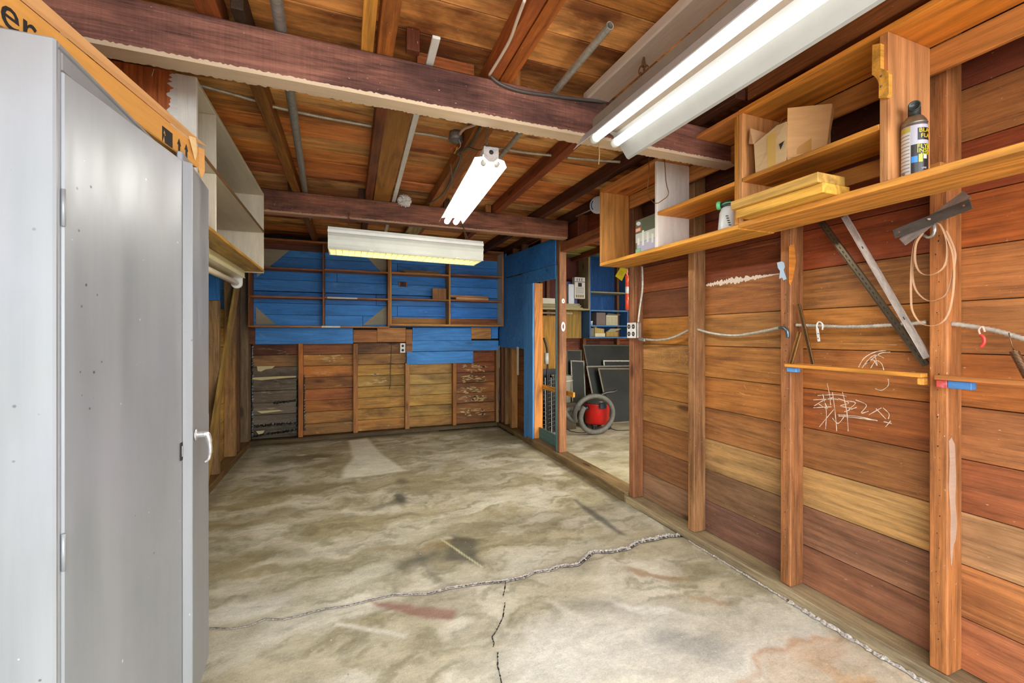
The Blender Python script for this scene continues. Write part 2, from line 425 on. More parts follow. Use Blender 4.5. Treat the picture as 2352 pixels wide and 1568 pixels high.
blob((690, 1045), .05, .03, 'd8d2b4', .8); blob((735, 1052), .06, .03, 'd8d2b4', .7)
blob((924, 1145), .05, .12, '3f3d34', .85, .6, .0, .3); blob((922, 1105), .05, .08, '4a473b', .7, .7, 0, .3)
blob((890, 1158), .14, .05, '5a5540', .6, .7)
blob((660, 1130), .55, .08, '6d6342', .55, .7, .05); blob((560, 1200), .35, .12, '7b7150', .6, .7, .1)
blob((560, 1280), .30, .12, '857b5c', .5, .7, .15); blob((1200, 1030), .35, .12, '9a9274', .6, .7)
blob((1150, 1010), .22, .10, '706a50', .6, .7)
blob((1250, 1045), .22, .16, 'd0cba8', .8, .6); blob((1000, 1018), .2, .06, 'c8c6b4', .6, .7)
blob((960, 1290), .20, .08, '5a5648', .55, .7, .2); blob((1010, 1255), .16, .05, '8a7048', .5, .6)
blend(polymask([(1040, 1230), (1090, 1240), (1112, 1302), (1060, 1290), (1020, 1288)], .03, .3), '4e4c42', .75)
blend(polymask([(945, 1262), (965, 1270), (1015, 1340), (1000, 1335)], .03, .3), '55534a', .6)
blend(polymask([(1010, 1238), (1013, 1236), (1111, 1302), (1108, 1304)], .006, .03), 'c9c69c', .9)
blend(polymask([(1315, 1147), (1325, 1148), (1390, 1190), (1440, 1230), (1425, 1226), (1360, 1185)], .02, .1), '55524a', .8)
blend(polymask([(840, 1376), (880, 1378), (960, 1395), (1045, 1402), (1035, 1425), (960, 1420), (860, 1392)], .02, .4), '7e4a40', .75)
blend(polymask([(770, 1430), (935, 1458), (930, 1466), (770, 1438)], .012, .1), 'd5d4c6', .7)
blend(polymask([(860, 1372), (1000, 1340), (1080, 1350), (1110, 1390), (1140, 1440), (1060, 1480), (1010, 1470), (1080, 1420), (1020, 1400), (900, 1390)], .015, .5), '978f78', .6)
blob((830, 1325), .16, .07, 'd2d0bc', .55, .5, .3); blob((560, 1400), .22, .08, 'dbd9cc', .6, .5, .2)
blob((1430, 1395), .22, .05, '7f7a6b', .7, .7, -.6); blob((1475, 1400), .20, .03, 'd9d6c8', .7, .5, -.7)
blob((1350, 1480), .40, .18, 'd4d1c4', .7, .6); blob((1580, 1470), .14, .08, '8d8b85', .6, .6, -.5)
blob((1330, 1300), .10, .05, '7a7564', .5, .7); blob((1500, 1320), .14, .03, '8c6a42', .7, .5, -.6)
blob((1610, 1380), .12, .02, 'a27f58', .5, .6, -.6); blob((1565, 1140), .2, .08, 'c6c3ae', .4)
# rust ring by the right wall
p0 = PZ(1950, 1600, 0); dr = np.hypot((fx-p0.x)/1.0+(fbm(fx, fy, 9, 70)-.5)*.10, (fy-p0.y)/.62+(fbm(fx, fy, 9, 77)-.5)*.22)
ringm = np.exp(-((dr-.40)/.03)**2); blend(ringm*sst(fbm(fx, fy, 8, 81), .3, .55), 'a8703c', .55)
blend(1-sst(dr, .30, .42), 'b59c7c', .5)
blend(sst(-np.hypot(fx-1.75, fy-.95), -.5, 0)*sst(fbm(fx, fy, 11, 83), .5, .65), 'b98a58', .5)
# darker, browner tints along the foot of the walls
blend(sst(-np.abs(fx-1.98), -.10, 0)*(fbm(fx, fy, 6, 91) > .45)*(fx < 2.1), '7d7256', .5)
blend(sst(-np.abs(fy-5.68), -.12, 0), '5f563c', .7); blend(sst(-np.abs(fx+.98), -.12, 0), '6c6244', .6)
blend(sst(fx, 2.1, 2.2)*sst(fbm(fx*2, fy*3, 2, 95), .3, .6), 'b9b294', .7)
# crack path
main_px = [(1585, 1226), (1530, 1230), (1500, 1237), (1465, 1243), (1440, 1258), (1400, 1266), (1360, 1266), (1340, 1283), (1325, 1296), (1280, 1300), (1265, 1308), (1230, 1312), (1200, 1325), (1162, 1333), (1110, 1338), (1030, 1350), (985, 1362), (900, 1366), (850, 1377), (800, 1390), (740, 1398), (690, 1412), (650, 1422), (610, 1420), (570, 1437), (530, 1443), (480, 1442)]
main = [PZ(a, b, 0) for a, b in main_px]
fz = (fbm(fx, fy, 2, 120)-.5)*.006
dmin = np.full(fx.shape, 9.); wloc = np.zeros(fx.shape)
Lc = len(main)-1
for i in range(Lc):
    a, b = main[i], main[i+1]; ex, ey = b.x-a.x, b.y-a.y; t = np.clip(((fx-a.x)*ex+(fy-a.y)*ey)/(ex*ex+ey*ey), 0, 1)
    d = np.hypot(fx-a.x-t*ex, fy-a.y-t*ey); k = (i+t)/Lc; wd = .020*(1-k)**1.3+.005
    up = d < dmin; dmin = np.where(up, d, dmin); wloc = np.where(up, wd, wloc)
inb = (fx < 2.05)
fz = np.where(inb, fz-.012*np.exp(-(dmin/(wloc*.8))**2)*(wloc/.02), 0*fz)
blend(np.exp(-(dmin/(wloc*1.6))**2)*inb, '8b8474', .7)
nx, ny = len(xs), len(ys)
me = bpy.data.meshes.new('floor')
idx = np.arange(nx*ny).reshape(ny, nx); q = np.stack([idx[:-1, :-1], idx[:-1, 1:], idx[1:, 1:], idx[1:, :-1]], -1).reshape(-1, 4)
me.vertices.add(nx*ny); me.vertices.foreach_set('co', np.stack([fx, fy, fz], 1).astype(np.float32).ravel())
me.loops.add(q.size); me.loops.foreach_set('vertex_index', q.ravel().astype(np.int32))
me.polygons.add(len(q)); me.polygons.foreach_set('loop_start', np.arange(0, q.size, 4, dtype=np.int32)); me.polygons.foreach_set('loop_total', np.full(len(q), 4, dtype=np.int32))
me.update(calc_edges=True)
at = me.color_attributes.new('Col', 'FLOAT_COLOR', 'POINT')
at.data.foreach_set('color', np.concatenate([colr, np.ones((len(colr), 1))], 1).astype(np.float32).ravel())
me.polygons.foreach_set('use_smooth', [True]*len(me.polygons))
floor = struct(link('floor', me, M_FLOOR))
def ribbon(name, path, wfun, mat, z, hump=0.0, parent=None, step=.008, cross=5, jit=.3, off=0.0):
    p = resample(path, step); vs = []; fs = []; n = len(p)
    for i, a in enumerate(p):
        tg = (p[min(i+1, n-1)]-p[max(i-1, 0)]).normalized(); sd = Vector((-tg.y, tg.x, 0)); k = i/(n-1); wd = wfun(k)
        wj = wd*(1+random.uniform(-jit, jit)); o = random.uniform(-jit, jit)*wd*.3+off*wd
        for q_ in range(cross):
            f = q_/(cross-1)*2-1; hh = hump*(1-f*f)*random.uniform(.3, 1.2)*(wd/.02) if hump else 0
            vs.append(a+sd*(f*wj*.5+o)+Vector((0, 0, z+hh)))
    for i in range(n-1):
        for q_ in range(cross-1): fs.append((i*cross+q_, i*cross+q_+1, (i+1)*cross+q_+1, (i+1)*cross+q_))
    return mesh_obj(name, vs, fs, mat, parent)
r1 = ribbon('crack_rubble', main, lambda k: .030*(1-k)**1.2+.007, M_RUBBLE, -.001, .008, floor, cross=7, jit=.45); r1['kind'] = 'stuff'
ribbon('crack_edge', main, lambda k: .008*(1-k)**1.3+.002, M_GROUT, .0035, 0, floor, cross=2, jit=.8, off=1.5)
for seg in ([(1162, 1335), (1158, 1360), (1155, 1372)], [(1160, 1385), (1155, 1420), (1140, 1450), (1130, 1465), (1135, 1480), (1131, 1491)], [(1143, 1500), (1143, 1530), (1152, 1572), (1160, 1640)]):
    ribbon('hairline_crack', [PZ(a, b, 0) for a, b in seg], lambda k: .0045, M_GROUT, .0045, 0, floor, cross=2, jit=.7)

# ---- right wall (divides the two bays)
wall_right = struct(box('wall_right', (2.135, -.5, .05), (2.150, 2.755, 2.47), W_OLD, None, '3a2a20'))
sheath2 = box('far_sheathing', (2.135, 4.60, .05), (2.150, 5.84, 2.40), W_OLD, wall_right, '3a2a20')
bays = [(.936, 1.469), (1.523, 2.09), (2.144, 2.70), (.32, .882), (-.28, .27)]
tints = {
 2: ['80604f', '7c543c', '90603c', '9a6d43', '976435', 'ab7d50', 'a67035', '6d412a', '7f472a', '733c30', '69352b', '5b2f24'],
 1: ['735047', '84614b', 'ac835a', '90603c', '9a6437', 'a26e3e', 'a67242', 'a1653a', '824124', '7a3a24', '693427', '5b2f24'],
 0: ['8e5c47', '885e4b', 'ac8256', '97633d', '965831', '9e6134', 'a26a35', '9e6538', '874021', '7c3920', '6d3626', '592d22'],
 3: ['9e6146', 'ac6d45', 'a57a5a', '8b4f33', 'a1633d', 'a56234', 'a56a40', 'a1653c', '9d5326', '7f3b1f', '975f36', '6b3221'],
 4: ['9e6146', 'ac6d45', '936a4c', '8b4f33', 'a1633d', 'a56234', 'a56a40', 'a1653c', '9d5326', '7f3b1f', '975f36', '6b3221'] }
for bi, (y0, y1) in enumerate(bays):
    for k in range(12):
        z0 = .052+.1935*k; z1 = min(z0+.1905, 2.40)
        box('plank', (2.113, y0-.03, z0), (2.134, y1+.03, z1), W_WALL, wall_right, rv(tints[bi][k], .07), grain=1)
studs = [(.882, .936, 'a0643c'), (1.469, 1.523, '96603e'), (2.09, 2.144, '946848'), (2.70, 2.752, '86563c'), (.27, .324, '98603c')]
for y0, y1, h in studs:
    box('stud', (2.02, y0, .052), (2.1125, y1, 2.40), W_OLD, wall_right, h, .004)
box('sill_plate', (1.99, -.5, .0), (2.1345, 2.76, .050), W_OLD, wall_right, '8e7d6a', .006)
bar('sill_plate', (2.062, 2.76, .04), (2.062, 4.70, .042), .145, .085, W_OLD, wall_right, '7a644a', side=(1, 0, 0), ch=.008)
box('sill_plate', (1.99, 4.70, 0), (2.1345, 5.70, .055), W_OLD, wall_right, '6a5538', .006)
box('top_plate', (2.02, -.5, 2.402), (2.1345, 5.8, 2.470), W_OLD, wall_right, '4a2a1c')
box('header', (2.03, 2.765, 2.12), (2.11, 3.895, 2.21), W_OLD, wall_right, '8a4f30', .006)
for k in range(1): box('plank', (2.112, 2.76, 2.213), (2.134, 3.93, 2.40), W_WALL, wall_right, '7c3a22', grain=1)
for yy in (3.1, 3.5): box('stud', (2.03, yy, 2.212), (2.11, yy+.05, 2.40), W_OLD, wall_right, '7c4028')
box('door_post', (2.02, 3.90, .085), (2.10, 3.96, 2.40), W_OLD, wall_right, '8e5c3c', .004)
box('door_stop', (2.012, 3.945, .085), (2.0195, 3.975, 1.99), W_BLUE, wall_right, '5d8085')
box('door_jamb', (2.03, 4.54, .085), (2.135, 4.595, 1.88), W_NEW, wall_right, 'c07a3a', .003)
box('threshold_board', (2.085, 3.97, .086), (2.10, 4.538, .215), W_BLUE, wall_right, '4f6d66')
BL = '2f74b8'
box('door_casing', (2.005, 4.54, .02), (2.028, 4.80, 1.93), W_BLUE, wall_right, '4685bd', .003)
prism('blue_board', [PX(a, b, 2.018) for a, b in ((1278, 546), (1278, 607), (1204, 626.5), (1163, 637), (1163, 590))], (-.016, 0, 0), W_BLUE, wall_right, BL)
prism('blue_board', [PX(a, b, 2.018) for a, b in ((1278, 608.5), (1278, 640), (1204, 654.5), (1204, 628))], (-.016, 0, 0), W_BLUE, wall_right, '3a7cba')
prism('blue_panel', [PX(a, b, 2.018) for a, b in ((1206, 628.5), (1206, 801), (1163, 798), (1146, 797), (1146, 642), (1163, 638.5))], (.010, 0, 0), W_BLUE, wall_right, '3a76b0')
box('blue_board', (2.012, 5.46, 2.02), (2.028, 5.765, 2.38), W_BLUE, wall_right, BL, grain=1)
for k in range(6): box('plank', (2.113, 4.60, .06+.19*k), (2.134, 5.80, .245+.19*k), W_WALL, wall_right, rv('7a4a24', .15), grain=1)
for y0, y1, h in ((5.66, 5.71, '6a4028'), (5.27, 5.33, '9a6a3a'), (5.735, 5.765, '5a3a28'), (5.52, 5.55, '7a5636')):
    box('stud', (2.03, y0, .06), (2.112, y1, 1.112), W_OLD, wall_right, h)
for y0, h in ((5.2, '8a5a34'), (4.9, '6b3f26')): box('stud', (2.035, y0, 2.0), (2.11, y0+.05, 2.40), W_OLD, wall_right, h)
box('cross_brace', (2.137, 3.83, .65), (2.16, 4.62, .70), W_NEW, wall_right, 'c98a34')
for y0, z0, z1 in ((5.70, .82, 1.10), (4.98, .78, 1.10)):
    box('paper_strip', (2.008, y0, z0), (2.0115, y0+.06, z1+.03), M_PAPER, wall_right, 'cfc6ae')
# strike plates on the door post
def oval(name, cx, cz, rx, rz, y, th, mat, h): prism(name, [(cx+rx*math.cos(2*math.pi*k/20), y, cz+rz*math.sin(2*math.pi*k/20)) for k in range(20)], (0, -th, 0), mat, wall_right, h)
oval('strike_plate', 2.062, 1.625, .017, .024, 3.899, .002, M_METAL, 'b8b0a4'); oval('latch_hole', 2.062, 1.622, .005, .008, 3.8965, .0006, M_MATTE, '4a3020')
oval('strike_plate', 2.062, 1.365, .022, .048, 3.899, .002, M_METAL, 'c0b8ac'); oval('latch_hole', 2.062, 1.365, .009, .026, 3.8965, .0006, M_MATTE, '6a4028')

for (y0, y1, h), n in zip(studs[:3], (34, 30, 26)):           # old nail holes down the stud edges
    vs = []; fs = []
    for i in range(n):
        z = .15+1.55*i/n+random.uniform(-.02, .02); yc = (y0+y1)/2+random.uniform(-.006, .008); r = random.uniform(.0014, .0035); b0 = len(vs)
        vs += [(2.0194, yc+r*.7*math.cos(2*math.pi*q/8), z+r*math.sin(2*math.pi*q/8)) for q in range(8)]; fs.append(tuple(range(b0, b0+8)))
    o = mesh_obj('nail_holes', vs, fs, M_GROUT, wall_right); o['kind'] = 'stuff'
def edge_strip(name, path, w0, w1, mat, parent, col, nrm, hump=.004):
    p = resample([Vector(q) for q in path], .012); nrm = Vector(nrm); vs = []; fs = []
    for i, a in enumerate(p):
        tg = (p[min(i+1, len(p)-1)]-p[max(i-1, 0)]).normalized(); sd = tg.cross(nrm); wd = random.uniform(w0, w1); wd2 = random.uniform(w0, w1)
        vs += [a-sd*wd+nrm*.0006, a+nrm*(.001+random.uniform(.2, 1)*hump), a+sd*wd2+nrm*.0006]
        if i:
            k = 3*(i-1); fs += [(k, k+1, k+4, k+3), (k+1, k+2, k+5, k+4)]
    o = mesh_obj(name, vs, fs, mat, parent, col); o['kind'] = 'stuff'; return o
prism('paint_scrape', [PY(a, b, .8815) for a, b in ((2179, 1012), (2185, 1004), (2193, 1020), (2196, 1100), (2194, 1150), (2198, 1200), (2195, 1240), (2190, 1252), (2187, 1290), (2184, 1300), (2182, 1260), (2183, 1180), (2179, 1120), (2181, 1060))], (0, -.0006, 0), W_WHITE, wall_right, 'a88a76')
prism('bare_splinter', [PY(a, b, 1.4685) for a, b in ((1812, 565), (1824, 560), (1828, 600), (1821, 640), (1815, 655), (1812, 650))], (0, -.0006, 0), W_NEW, wall_right, 'c87c38')
edge_strip('crumbled_mortar', [(1.985, .45, .004), (1.984, 1.45, .003)], .006, .022, M_RUBBLE, wall_right, None, (0, 0, 1), .012)
edge_strip('crumbled_mortar', [(1.985, 1.46, .003), (1.984, 2.1, .003)], .003, .010, M_RUBBLE, wall_right, None, (0, 0, 1), .008)
# ---- back wall
wall_back = struct(box('wall_back', (-1.16, 5.86, .0), (5.3, 5.90, 2.55), W_OLD, None, '2e2018'))
segs = [(-1.03, -.53), (-.475, .085), (.145, .715), (.78, 1.345), (1.40, 1.97)]
tb = [['60554b', '60554e', '645850', '685b51', '6e6055', '716053', '89623e', '753b1f'],
      ['896034', '996a36', 'a16229', '915329', '965d27', 'b36f31', 'b67a39', '894e24'],
      ['9e6d34', 'a37536', 'ab7c3b', 'ae823b', 'a67c3b', 'ae7f3b', '986834', '895831'],
      ['8f6834', '96753b', 'a37c3b', 'ab874b', 'ae874b', '9e7743', '7a5334', '754b2e'],
      ['89582e', '9e6231', '8c5329', '965d2e', '8f5327', '894b24', '7f431f', '894e27']]
for i, (x0, x1) in enumerate(segs):
    for k in range(8):
        z0 = .06+.1405*k
        a = box('plank', (x0-.03, 5.795-.006*(k % 2), z0), (x1+.03, 5.825, z0+.136), W_DAMP, wall_back, rv(tb[i][k], .1), grain=0)
for x0, x1, h, ztop in ((-.527, -.477, 'a8642c', 1.178), (.088, .142, '9a6434', 1.172), (.72, .775, '946438', .915), (1.35, 1.398, '98602a', .912), (1.965, 2.01, '846040', 1.085), (-1.09, -1.032, '7a6a58', 1.178)):
    box('stud', (x0, 5.705, .06), (x1, 5.794, ztop), W_OLD, wall_back, h)
bar('sill_plate', (-1.04, 5.745, .028), (2.0, 5.775, .028), .09, .055, W_OLD, wall_back, '4e3c22', side=(0, 1, 0), ch=.006)
# blue boards above the lower siding
for k, z0 in enumerate((1.385, 1.52, 1.655, 1.795, 1.93, 2.065, 2.20)):
    j = (.2, .62, .36, 1.1, -.1, .62, .3)[k]
    for x0, x1 in ((-1.0, j-.0015), (j+.0015, 2.005)):
        box('blue_board', (x0, 5.706, z0), (x1, 5.724, z0+(.132 if k < 6 else .12)), W_BLUE, wall_back, rv(('3f83c6', '3277bd', '3a76b8')[k % 3], .08), grain=0)
box('dark_board', (-1.0, 5.706, 2.325), (2.005, 5.724, 2.40), W_OLD, wall_back, '5c2c1c', grain=0)
P5 = lambda u, v: PY(u, v, 5.706)
def bb(u0, v0, u1, v1, h, mat=W_BLUE, y=5.706, t=.018, name='blue_board'):
    a = PY(u0, v0, y); b = PY(u1, v1, y); box(name, (a.x, y, b.z), (b.x, y+t, a.z), mat, wall_back, h, grain=0)
bb(586, 752, 811, 789, '3f84c8'); bb(566, 752, 585.5, 790, '6a3a20', W_OLD, name='bare_board')
bb(811.5, 757, 866, 786, '9a6034', W_OLD, y=5.700, name='bare_board'); bb(866.5, 752, 932, 785, 'a9703f', W_OLD, y=5.697, name='bare_board')
bb(932.5, 756, 947, 808, '8c5a30', W_OLD, y=5.704, name='bare_board'); bb(947.5, 752, 1083, 781.5, '3f83c4')
bb(1083, 752, 1128, 778, 'b8804e', W_NEW, y=5.700, name='bare_board'); bb(1128.5, 752, 1144, 777, '3a80c4')
bb(946, 782.5, 1145, 804, '3f84c4', y=5.705); bb(934, 808, 1087, 833, '3f84c4', y=5.702)
TAR = '16140f'
for pth in ([(-1.022, 5.786, .06), (-1.02, 5.786, 1.17)], [(-.537, 5.786, .06), (-.540, 5.786, .75)], [(-.470, 5.786, .12), (-.472, 5.786, .80)], [(-1.0, 5.786, .215), (-.55, 5.786, .225)], [(-1.0, 5.786, .10), (-.55, 5.786, .14)], [(-.80, 5.786, .475), (-.55, 5.786, .495)]):
    edge_strip('tar_seam', pth, .004, .022, M_GLOSS, wall_back, TAR, (0, -1, 0), .006)
edge_strip('tar_seam', [(2.008, 5.694, .06), (2.008, 5.694, .55)], .002, .014, M_GLOSS, wall_back, TAR, (0, -1, 0), .006)
edge_strip('tar_seam', [(1.15, 5.693, .004), (1.99, 5.71, .004)], .003, .018, M_GLOSS, wall_back, TAR, (0, 0, 1), .006)
edge_strip('tar_seam', [(1.985, 5.68, .01), (1.985, 5.05, .01)], .004, .022, M_GLOSS, wall_back, TAR, (0, 0, 1), .012)
for pix in (((590, 841), (632, 840), (625, 846), (610, 848), (600, 853), (592, 852)), ((580, 867), (640, 864), (680, 863), (680, 866), (630, 870), (600, 873), (580, 871)), ((590, 944), (640, 941), (650, 943), (610, 948), (600, 949)),
            ((588, 990), (608, 988), (604, 995), (594, 997))):
    prism('peeled_patch', [PY(a, b, 5.784) for a, b in pix], (0, .002, 0), M_PAPER, wall_back, 'c8b886')
for (cu_, cv_, ru, rv_, n_) in ((1087, 845, 28, 9, 9), (1090, 870, 26, 8, 9), (1085, 895, 26, 7, 9), (1095, 915, 24, 7, 8), (1085, 945, 26, 8, 9), (760, 822, 26, 8, 4), (875, 868, 16, 10, 4)):
    vs = []; fs = []
    for q in range(n_*3):
        a = PY(cu_+random.uniform(-ru, ru), cv_+random.uniform(-rv_, rv_), 5.7865); b0 = len(vs); L_ = random.uniform(.01, .05); h_ = random.uniform(.003, .012)
        vs += [a+Vector((-L_, 0, random.uniform(-h_, h_))), a+Vector((-L_*.3, 0, -h_)), a+Vector((L_, 0, random.uniform(-h_, 0))), a+Vector((L_*.4, 0, h_))]; fs.append((b0, b0+1, b0+2, b0+3))
    o = mesh_obj('paint_remnant', vs, fs, M_PAPER, wall_back, 'c2a470'); o['kind'] = 'stuff'
# ---- other bay: back wall boards, side wall
for k in range(7):
    for x0, x1 in ((2.16, 2.9), (2.903, 3.7), (3.703, 5.2)):
        box('plank', (x0, 5.80, .05+.19*k), (x1, 5.83, .235+.19*k), W_DAMP, wall_back, rv('74381e', .2), grain=0)
for k in range(7, 13): box('plank', (2.16, 5.80, .05+.19*k), (5.2, 5.83, .235+.19*k if k < 12 else 2.5), W_DAMP, wall_back, rv('5a2a1a', .2), grain=0)
for x0 in (2.75, 3.36, 3.97): box('stud', (x0, 5.71, .0), (x0+.05, 5.80, 2.45), W_OLD, wall_back, '7c4a28')
wall_far_right = struct(box('wall_far_right', (5.25, -.5, 0), (5.30, 5.86, 2.55), W_WALL, None, '8a5a38', grain=1))
# ---- left wall
wall_left = struct(box('wall_left', (-1.19, -.5, .0), (-1.16, 5.86, 2.55), W_OLD, None, '33261c', grain=1))
for k in range(13):
    z0 = .05+.186*k
    for y0, y1 in ((3.2, 4.42), (4.422, 5.2), (5.202, 5.84)):
        h = rv('b08c4c', .2) if z0 < 1.5 else rv('3a4a52' if y0 < 4 else '336c9e', .15)
        box('plank', (-1.155, y0, z0), (-1.13, y1, z0+.182), W_DAMP if z0 < 1.5 else W_BLUE, wall_left, h, grain=1)
    box('plank', (-1.155, -.5, z0), (-1.13, 3.198, z0+.182), W_DAMP, wall_left, rv('7a5a34', .2), grain=1)
for y0, y1, z0, z1, h, mt in ((4.42, 4.47, .065, 1.58, '86684a', W_OLD), (4.42, 4.47, 1.582, 2.38, '2f6fae', W_BLUE), (5.02, 5.08, .065, 2.38, '84603c', W_OLD), (5.20, 5.25, .065, 2.38, '5a3a22', W_OLD),
                          (3.80, 3.85, .065, 1.58, '6a5030', W_OLD), (3.80, 3.85, 1.582, 2.38, '2f5f8e', W_BLUE), (5.64, 5.70, .065, 2.38, '6a5644', W_OLD), (3.2, 3.25, .065, 2.38, '6a5030', W_OLD), (2.6, 2.65, .065, 2.38, '6a5030', W_OLD)):
    box('stud', (-1.129, y0, z0), (-1.03, y1, z1), mt, wall_left, h, .003)
box('sill_plate', (-1.129, -.5, 0), (-1.02, 5.70, .063), W_OLD, wall_left, '6a5030', .006)
bar('diagonal_brace', (-1.018, 3.95, .10), (-1.018, 5.05, 1.80), .14, .02, W_OLD, wall_left, 'a08048', side=(0, 1, 0))
box('top_plate', (-1.129, -.5, 2.385), (-1.03, 5.7, 2.47), W_OLD, wall_left, '5a3424')

# ---- ceiling: roof boards, rafters, tie beams
ceiling = struct(box('ceiling', (-1.3, -.6, 2.510), (5.4, 5.95, 2.53), W_OLD, None, '2a1c14'))
rc = ['c8844a', 'bc7440', 'd8a064', 'b06c3c', 'cc9058', 'b87c44', 'c07448']
y = -.55; k = 0
while y < 5.9:
    cuts = ([-1.2, random.uniform(-.4, 1.6), 2.14, 3.6, 5.3] if k % 3 == 1 else [-1.2, 2.14, 3.8, 5.3])
    for x0, x1 in zip(cuts, cuts[1:]):
        h = rc[(k*3+int(x0*7)) % 7]
        box('roof_board', (x0+.001, y, 2.478), (x1-.001, y+.186, 2.500), W_ROOF, ceiling, rv(h, .12), grain=0, ch=.003)
    y += .19; k += 1
RZ = 2.386
def rafter(x, y0, y1, h, wd=.05, mat=W_OLD, z0=RZ, x2=None):
    bar('rafter', (x, y0, (z0+2.476)/2), (x2 if x2 is not None else x, y1, (z0+2.476)/2), wd, 2.476-z0, mat, ceiling, h, side=(1, 0, 0), ch=.003)
rafter(-.375, 1.86, 5.75, '8a5a26', .055, x2=-.34); rafter(-.44, -.5, 1.855, '8a4a28', .07); rafter(-.345, 1.70, 2.1, '3a2a20', .04)
rafter(.145, -.5, 2.0, 'a4602c', .06); rafter(.165, 2.0, 5.75, '7a4228', .055, x2=.19)
rafter(.655, -.5, 2.05, 'b0602a', .055); rafter(.597, -.5, 2.02, 'a2562a', .05); rafter(.695, 2.05, 5.75, '9a6030', .10, x2=.74)
rafter(1.245, 1.85, 5.75, '7c3c20', .06, x2=1.32)
rafter(1.73, 1.5, 5.75, '4a261a', .06); rafter(1.80, -.5, 1.5, '86502c', .06)
rafter(-.93, -.5, 5.7, '5a3424', .05)
for x in (2.6, 3.2, 3.8, 4.4): rafter(x, -.5, 5.75, '7a4424', .05)
for x0, y0, h in ((-.42, 3.74, '4a2a1c'), (.10, 3.72, '4e2c1c'), (1.19, 3.74, '9a6030'), (.22, 1.70, '6a3420'), (.69, 1.80, 'a4683a'), (.80, 3.72, '3c2418')):
    box('blocking', (x0, y0, 2.386), (x0+.05, y0+.035, 2.47), W_OLD, ceiling, h)
box('blocking', (.275, 1.80, 2.387), (.52, 1.835, 2.45), W_OLD, ceiling, 'a0562a')
def beam(y, h, wear):
    b = box('tie_beam', (-1.13, y, 2.212), (2.012, y+.085, 2.385), W_BEAM, ceiling, h, .006)
    # pale worn strip along the underside
    vs = []; fs = []; n = 420
    for i in range(n+1):
        x = -1.1+3.1*i/n; j = random.uniform(0, .006)
        vs += [(x, y-.0012, 2.2105+.012+j), (x, y-.0012, 2.2105), (x, y+.07+random.uniform(0, .012), 2.2105)]
        if i: a = 3*(i-1); fs += [(a, a+1, a+4, a+3), (a+1, a+2, a+5, a+4)]
    mesh_obj('worn_edge', vs, fs, W_WHITE, b, wear)
    return b
beam(1.765, '84544a', 'cbb498'); beam(3.70, '84503e', 'a98266')
box('tie_beam', (2.14, 3.70, 2.212), (5.25, 3.785, 2.385), W_BEAM, ceiling, '7a4434')

# ================================================================== THINGS HUNG IN THE CEILING
def chain(name, a, b, parent, col='9a9488', r=.0016, ll=.018):
    a = Vector(a); b = Vector(b); d = b-a; n = max(2, int(d.length/(ll*.75))); x = d.normalized(); vs = []; fs = []
    for i in range(n):
        p = a+d*((i+.5)/n); y = x.orthogonal().normalized(); y = y if i % 2 else x.cross(y)
        v, f = tubegeo([p+x*math.cos(t)*ll*.5+y*math.sin(t)*ll*.28 for t in [2*math.pi*q/10 for q in range(10)]], r, 5, True)
        o = len(vs); vs += v; fs += [tuple(o+j for j in ff) for ff in f]
    return mesh_obj(name, vs, fs, M_METAL, parent, col)
# near twin tube reflector light
ya, yb = -.35, 1.725; lx = 1.135
t1 = thing('fluorescent_light', 'large twin-tube fluorescent light with wide white reflector hanging beside the right shelf', 'light', (lx, .7, 2.12), 'hanging fluorescent lights')
prof = [(-.150, 0), (-.143, .006), (-.100, .070), (-.050, .098), (-.030, .112), (0, .075), (.030, .112), (.060, .10), (.100, .055), (.138, .004), (.150, 0)]
extrude_profile('reflector', [(q[0], q[1]) for q in prof], (lx-.02, ya, 2.12), (lx-.02, yb, 2.12), M_GLOSS, t1, 'b9b9b4', .002)
box('housing', (lx-.09, ya+.02, 2.22), (lx+.05, yb-.03, 2.262), M_MATTE, t1, '8c7c6a')
for sx, lab in ((-.066, 0), (.046, 1)):
    tube('tube', [(lx-.02+sx, ya+.03, 2.166), (lx-.02+sx, yb-.055, 2.166)], .0185, M_TUBE_NEAR, t1, None, 20)
    lathe('socket', [(.0, 0), (.021, 0), (.021, .022), (.017, .03), (0, .03)], (lx-.02+sx, yb-.055, 2.166), M_GLOSS, t1, 'd8d6c8', (0, 1, 0), 18)
chain('chain', (1.085, 1.42, 2.26), (1.115, 1.42, 2.386), t1, '8c6a48', .003, .04); chain('chain', (1.13, 1.40, 2.26), (1.115, 1.42, 2.386), t1, '8c6a48', .003, .04)
# centre light
A = PZ(1128, 372, 2.10); B = PZ(1036, 510, 2.10); d = (B-A).normalized(); sd = Vector((d.y, -d.x, 0))
t2 = thing('fluorescent_light', 'small chain-hung twin-tube fluorescent strip light between the two dark beams', 'light', (A+B)/2, 'hanging fluorescent lights')
prof = [(-.085, 0), (-.072, .030), (-.030, .038), (.030, .038), (.072, .030), (.085, 0)]
extrude_profile('reflector', prof, A+Vector((0, 0, -.005))+d*.03, B+Vector((0, 0, -.005)), M_GLOSS, t2, 'efefe6', .002)
bar('housing', A+Vector((0, 0, .052)), B+Vector((0, 0, .052)), .07, .034, M_GLOSS, t2, 'd8d6d0', side=sd)
prism('end_plate', [A+sd*q[0]+Vector((0, 0, q[1])) for q in ((-.036, .07), (.036, .07), (.036, .02), (.012, .0), (-.012, .0), (-.036, .02))], -d*.003, M_METAL, t2, 'cfc8c4')
lathe('knockout', [(0, 0), (.011, 0), (.011, .001), (0, .001)], A-d*.003+Vector((0, 0, .045)), M_MATTE, t2, '2c2a28', -d, 14)
